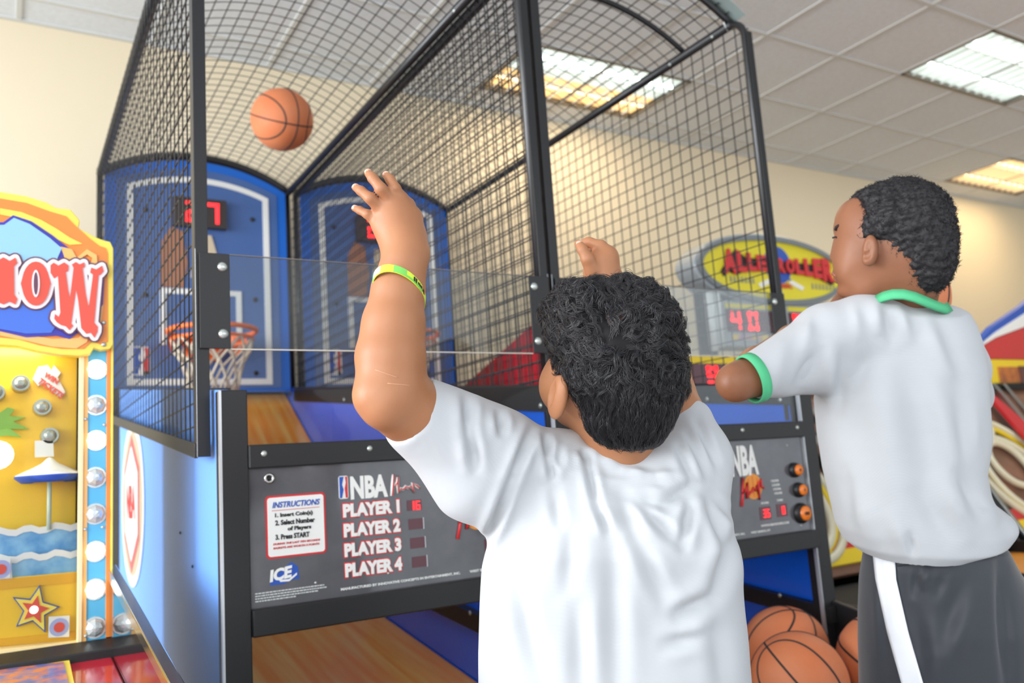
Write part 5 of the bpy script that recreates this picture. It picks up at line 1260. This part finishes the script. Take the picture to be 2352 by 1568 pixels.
sn2 = np.array((-.90, -.30, -.25)); F.plane(c3(1728, 868, 1.465), sn2, .004, lo=c3(1640, 960, 1.36)+np.array((0, 0, 0)), hi=c3(1800, 770, 1.56)+np.array((0, 0, .05)))
F.cone(c3(2068, 598, 1.535), c3(2078, 636, 1.545), rp(84, 1.535), rp(50, 1.54), .008, mode='s')
V, Q = F.mesh(); V = relax(V, Q, 3); N = normals(V, Q)
FL2 = [(2060, 700, 2090, 780, 14, .006), (2035, 700, 2050, 790, 12, -.005), (2010, 690, 2020, 760, 14, .005), (2120, 720, 2180, 860, 22, .006), (2150, 730, 2220, 880, 20, -.005), (1960, 695, 1975, 770, 14, .004),
       (1890, 800, 1835, 900, 20, -.010), (1860, 720, 1850, 800, 16, .005), (1915, 790, 1905, 930, 20, .007), (1800, 790, 1780, 900, 20, .004), (1940, 800, 1925, 960, 18, -.005),
       (2080, 820, 2140, 1120, 36, -.007), (2020, 840, 2060, 1150, 40, .006), (2140, 860, 2200, 1150, 34, .008), (1960, 880, 1990, 1150, 36, -.004), (2200, 880, 2220, 1100, 26, -.007), (2235, 930, 2230, 1060, 20, .006),
       (2190, 1080, 2260, 1180, 20, -.009), (2150, 1100, 2230, 1230, 26, .008), (2100, 1130, 2180, 1240, 24, -.006), (1960, 1130, 2000, 1240, 30, .007), (1930, 1080, 1950, 1200, 20, -.005), (2240, 1140, 2300, 1190, 16, .007), (2040, 1180, 2080, 1260, 24, .006), (2085, 1225, 2095, 1275, 10, -.006)]
V = folds(V, N, FL2); V = V+Noise3(21).vec(V, 14)*.0016; V = relax(V, Q, 1)
fast_mesh('jersey', to_world(V), Q, shirtm, kid2)
# green trims
cl = [(2012, 684, 1.50), (2030, 676, 1.485), (2050, 671, 1.475), (2075, 671, 1.468), (2100, 677, 1.466), (2125, 687, 1.470), (2150, 697, 1.48), (2170, 704, 1.498), (2180, 700, 1.52)]
def ribbon(name, pts, w_, th, nrm, mat, parent):
    P = to_world(np.array(pts)); m = MB(); vs = []
    for i, p in enumerate(P):
        d_ = P[min(i+1, len(P)-1)]-P[max(i-1, 0)]; d_ /= np.linalg.norm(d_); n_ = np.array(nrm[i] if isinstance(nrm, list) else nrm, float) @ E_; n_ -= d_*np.dot(n_, d_); n_ /= np.linalg.norm(n_); s_ = np.cross(d_, n_)
        for a, b in ((-1, -1), (1, -1), (1, 1), (-1, 1)): vs.append(p+s_*a*w_/2+n_*b*th/2)
    n = len(P); fs = [(k*4+i, k*4+(i+1) % 4, k*4+4+(i+1) % 4, k*4+4+i) for k in range(n-1) for i in range(4)]+[(0, 1, 2, 3), (4*n-1, 4*n-2, 4*n-3, 4*n-4)]
    return m.add(vs, fs).build(name, mat, parent, smooth=True)
ribbon('collar', [c3(q[0], q[1]+5, q[2]) for q in cl], .018, .006, [(-.3, .5, -.8)]*3+[(0, .45, -.9)]*3+[(.4, .4, -.8)]*3, greenm, kid2)
# sleeve cuff ring
cc = c3(1729, 868, 1.4655); nn = sn2/np.linalg.norm(sn2); u1 = np.cross(nn, (0, 0, 1)); u1 /= np.linalg.norm(u1); v1 = np.cross(nn, u1)
vs = []; n = 48; prof = [(-.008, .0445), (.009, .0435), (.010, .0415), (.008, .0395), (-.008, .041)]
for k in range(n):
    a = 2*math.pi*k/n
    for z_, r_ in prof: vs.append(cc+nn*z_+(u1*math.cos(a)*1.0+v1*math.sin(a)*1.0)*r_)
fs = [(k*5+i, k*5+(i+1) % 5, ((k+1) % n)*5+(i+1) % 5, ((k+1) % n)*5+i) for k in range(n) for i in range(5)]
MB().add(to_world(np.array(vs)), fs).build('cuff', greenm, kid2, smooth=True)
# shorts: seen from the waist down
F = Field(c3(1960, 1640, 1.56)*np.array((1, 1, 0))+np.array((-.02, -.22, 1.36)), c3(2420, 1230, 1.56)+np.array((.05, .01, .24)), .0042)
slab(F, [(1250, 2000, 2300, .098, 1.575), (1290, 1996, 2318, .108, 1.575), (1340, 1992, 2350, .118, 1.58), (1420, 1990, 2375, .128, 1.58), (1500, 1990, 2385, .13, 1.58), (1568, 1992, 2390, .13, 1.58), (1700, 1994, 2392, .13, 1.58), (1900, 1996, 2394, .128, 1.57)], 1.57, .02)
F.ell(c3(2190, 1960, 1.57), (rp(20, 1.57), rp(260, 1.57), .30), .02, mode='s')
V, Q = F.mesh(); V = relax(V, Q, 3); N = normals(V, Q)
FL3 = [(2105, 1310, 2100, 1370, 9, -.004), (2130, 1305, 2122, 1350, 9, .004), (2170, 1320, 2150, 1370, 12, -.004), (2215, 1330, 2165, 1480, 24, -.005), (2240, 1360, 2160, 1560, 28, .006), (2150, 1440, 2130, 1600, 26, .005), (2300, 1290, 2320, 1600, 16, -.012), (2100, 1400, 2130, 1560, 22, -.004), (2020, 1330, 2040, 1600, 16, -.004), (2008, 1320, 2018, 1500, 10, .004)]
V = folds(V, N, FL3); V = relax(V, Q, 1)
sh2 = fast_mesh('shorts', to_world(V), Q, shortm, kid2)
# surface lookup to lay the stripe and the waistband on the cloth
PX, PY = px_of(V); near = N[:, 2] < .1
def onsurf(x, y, off=.0015):
    d_ = (PX-x)**2+(PY-y)**2; d_ = np.where(near, d_, 1e9); i = np.argsort(d_)[:4]; dd = V[i, 2].mean(); nm = N[i].mean(0); nm /= np.linalg.norm(nm); return c3(x, y, dd)+nm*off, nm
def strip(name, left, right, mat, parent, off=.0015, m_=7):
    rows = []
    for (xa, ya), (xb, yb) in zip(left, right): rows.append([onsurf(xa+(xb-xa)*k/m_, ya+(yb-ya)*k/m_, off)[0] for k in range(m_+1)])
    vs = [p for r_ in rows for p in r_]; w_ = m_+1; fs = [(i*w_+j, i*w_+j+1, (i+1)*w_+j+1, (i+1)*w_+j) for i in range(len(rows)-1) for j in range(m_)]
    o = MB().add(to_world(np.array(vs)), fs).build(name, mat, parent, smooth=True); so_ = o.modifiers.new('th', 'SOLIDIFY'); so_.thickness = .0015; return o
ys_ = np.linspace(1262, 1640, 40)
strip('side_stripe', [(np.interp(y, [1262, 1330, 1450, 1568, 1640], [2007, 2014, 2040, 2072, 2092]), y) for y in ys_], [(np.interp(y, [1262, 1330, 1450, 1568, 1640], [2056, 2060, 2087, 2121, 2142]), y) for y in ys_], stripem, sh2, .002)
strip('waistband', [(x, 1292-(x-2000)*.10) for x in np.linspace(2060, 2290, 40)], [(x, 1307-(x-2000)*.10) for x in np.linspace(2060, 2290, 40)], shortm, sh2, .003, 3)
# hair: tight coils
V, Q = hairfield([(c3(2070, 519, 1.532), (rp(112, d), rp(111, d), .091), .02), (c3(2103, 590, 1.53), (rp(80, d), rp(84, d), .086), .03), (c3(2104, 640, 1.53), (rp(54, d), rp(38, d), .072), .02), (c3(1996, 500, 1.53), (rp(41, d), rp(66, d), .072), .02), (c3(1985, 540, 1.53), (rp(20, d), rp(26, d), .064), .01)],
                 [(c3(1925, 622, 1.53), (rp(62, d), rp(80, d), .12), .006), (c3(1918, 500, 1.56), (rp(44, d), rp(76, d), .11), .006), (c3(2024, 652, 1.47), (rp(30, d), rp(66, d), .075), .006), (c3(1997, 580, 1.465), (rp(19, d), rp(36, d), .022), .003), (c3(2040, 708, 1.47), (rp(72, d), rp(46, d), .08), .008)],
                 c3(1900, 740, 1.53)+np.array((0, 0, -.13)), c3(2230, 370, 1.53)+np.array((0, 0, .13)), .0026)
V = relax(V, Q, 1); N = normals(V, Q); nz = Noise3(8, 40); V = V+N*(nz.vec(V, 210)[:, 0]*.0018-.0005)[:, None]
fast_mesh('hair_cap', to_world(V), Q, hair2, kid2)
vis = np.where(N[:, 2] < .5)[0]; ri = rs_.choice(vis, 10000); R0 = V[ri]+rs_.normal(size=(10000, 3))*.001; RN = N[ri]
dr = np.cross(RN, rs_.normal(size=(10000, 3))); dr /= np.linalg.norm(dr, axis=1)[:, None]
strands('hair', R0, RN, dr, hair2, kid2, .0085, seg=6, width=.00042, lift=.8, wave=(.3, 300), curl=1.3, seed=9)
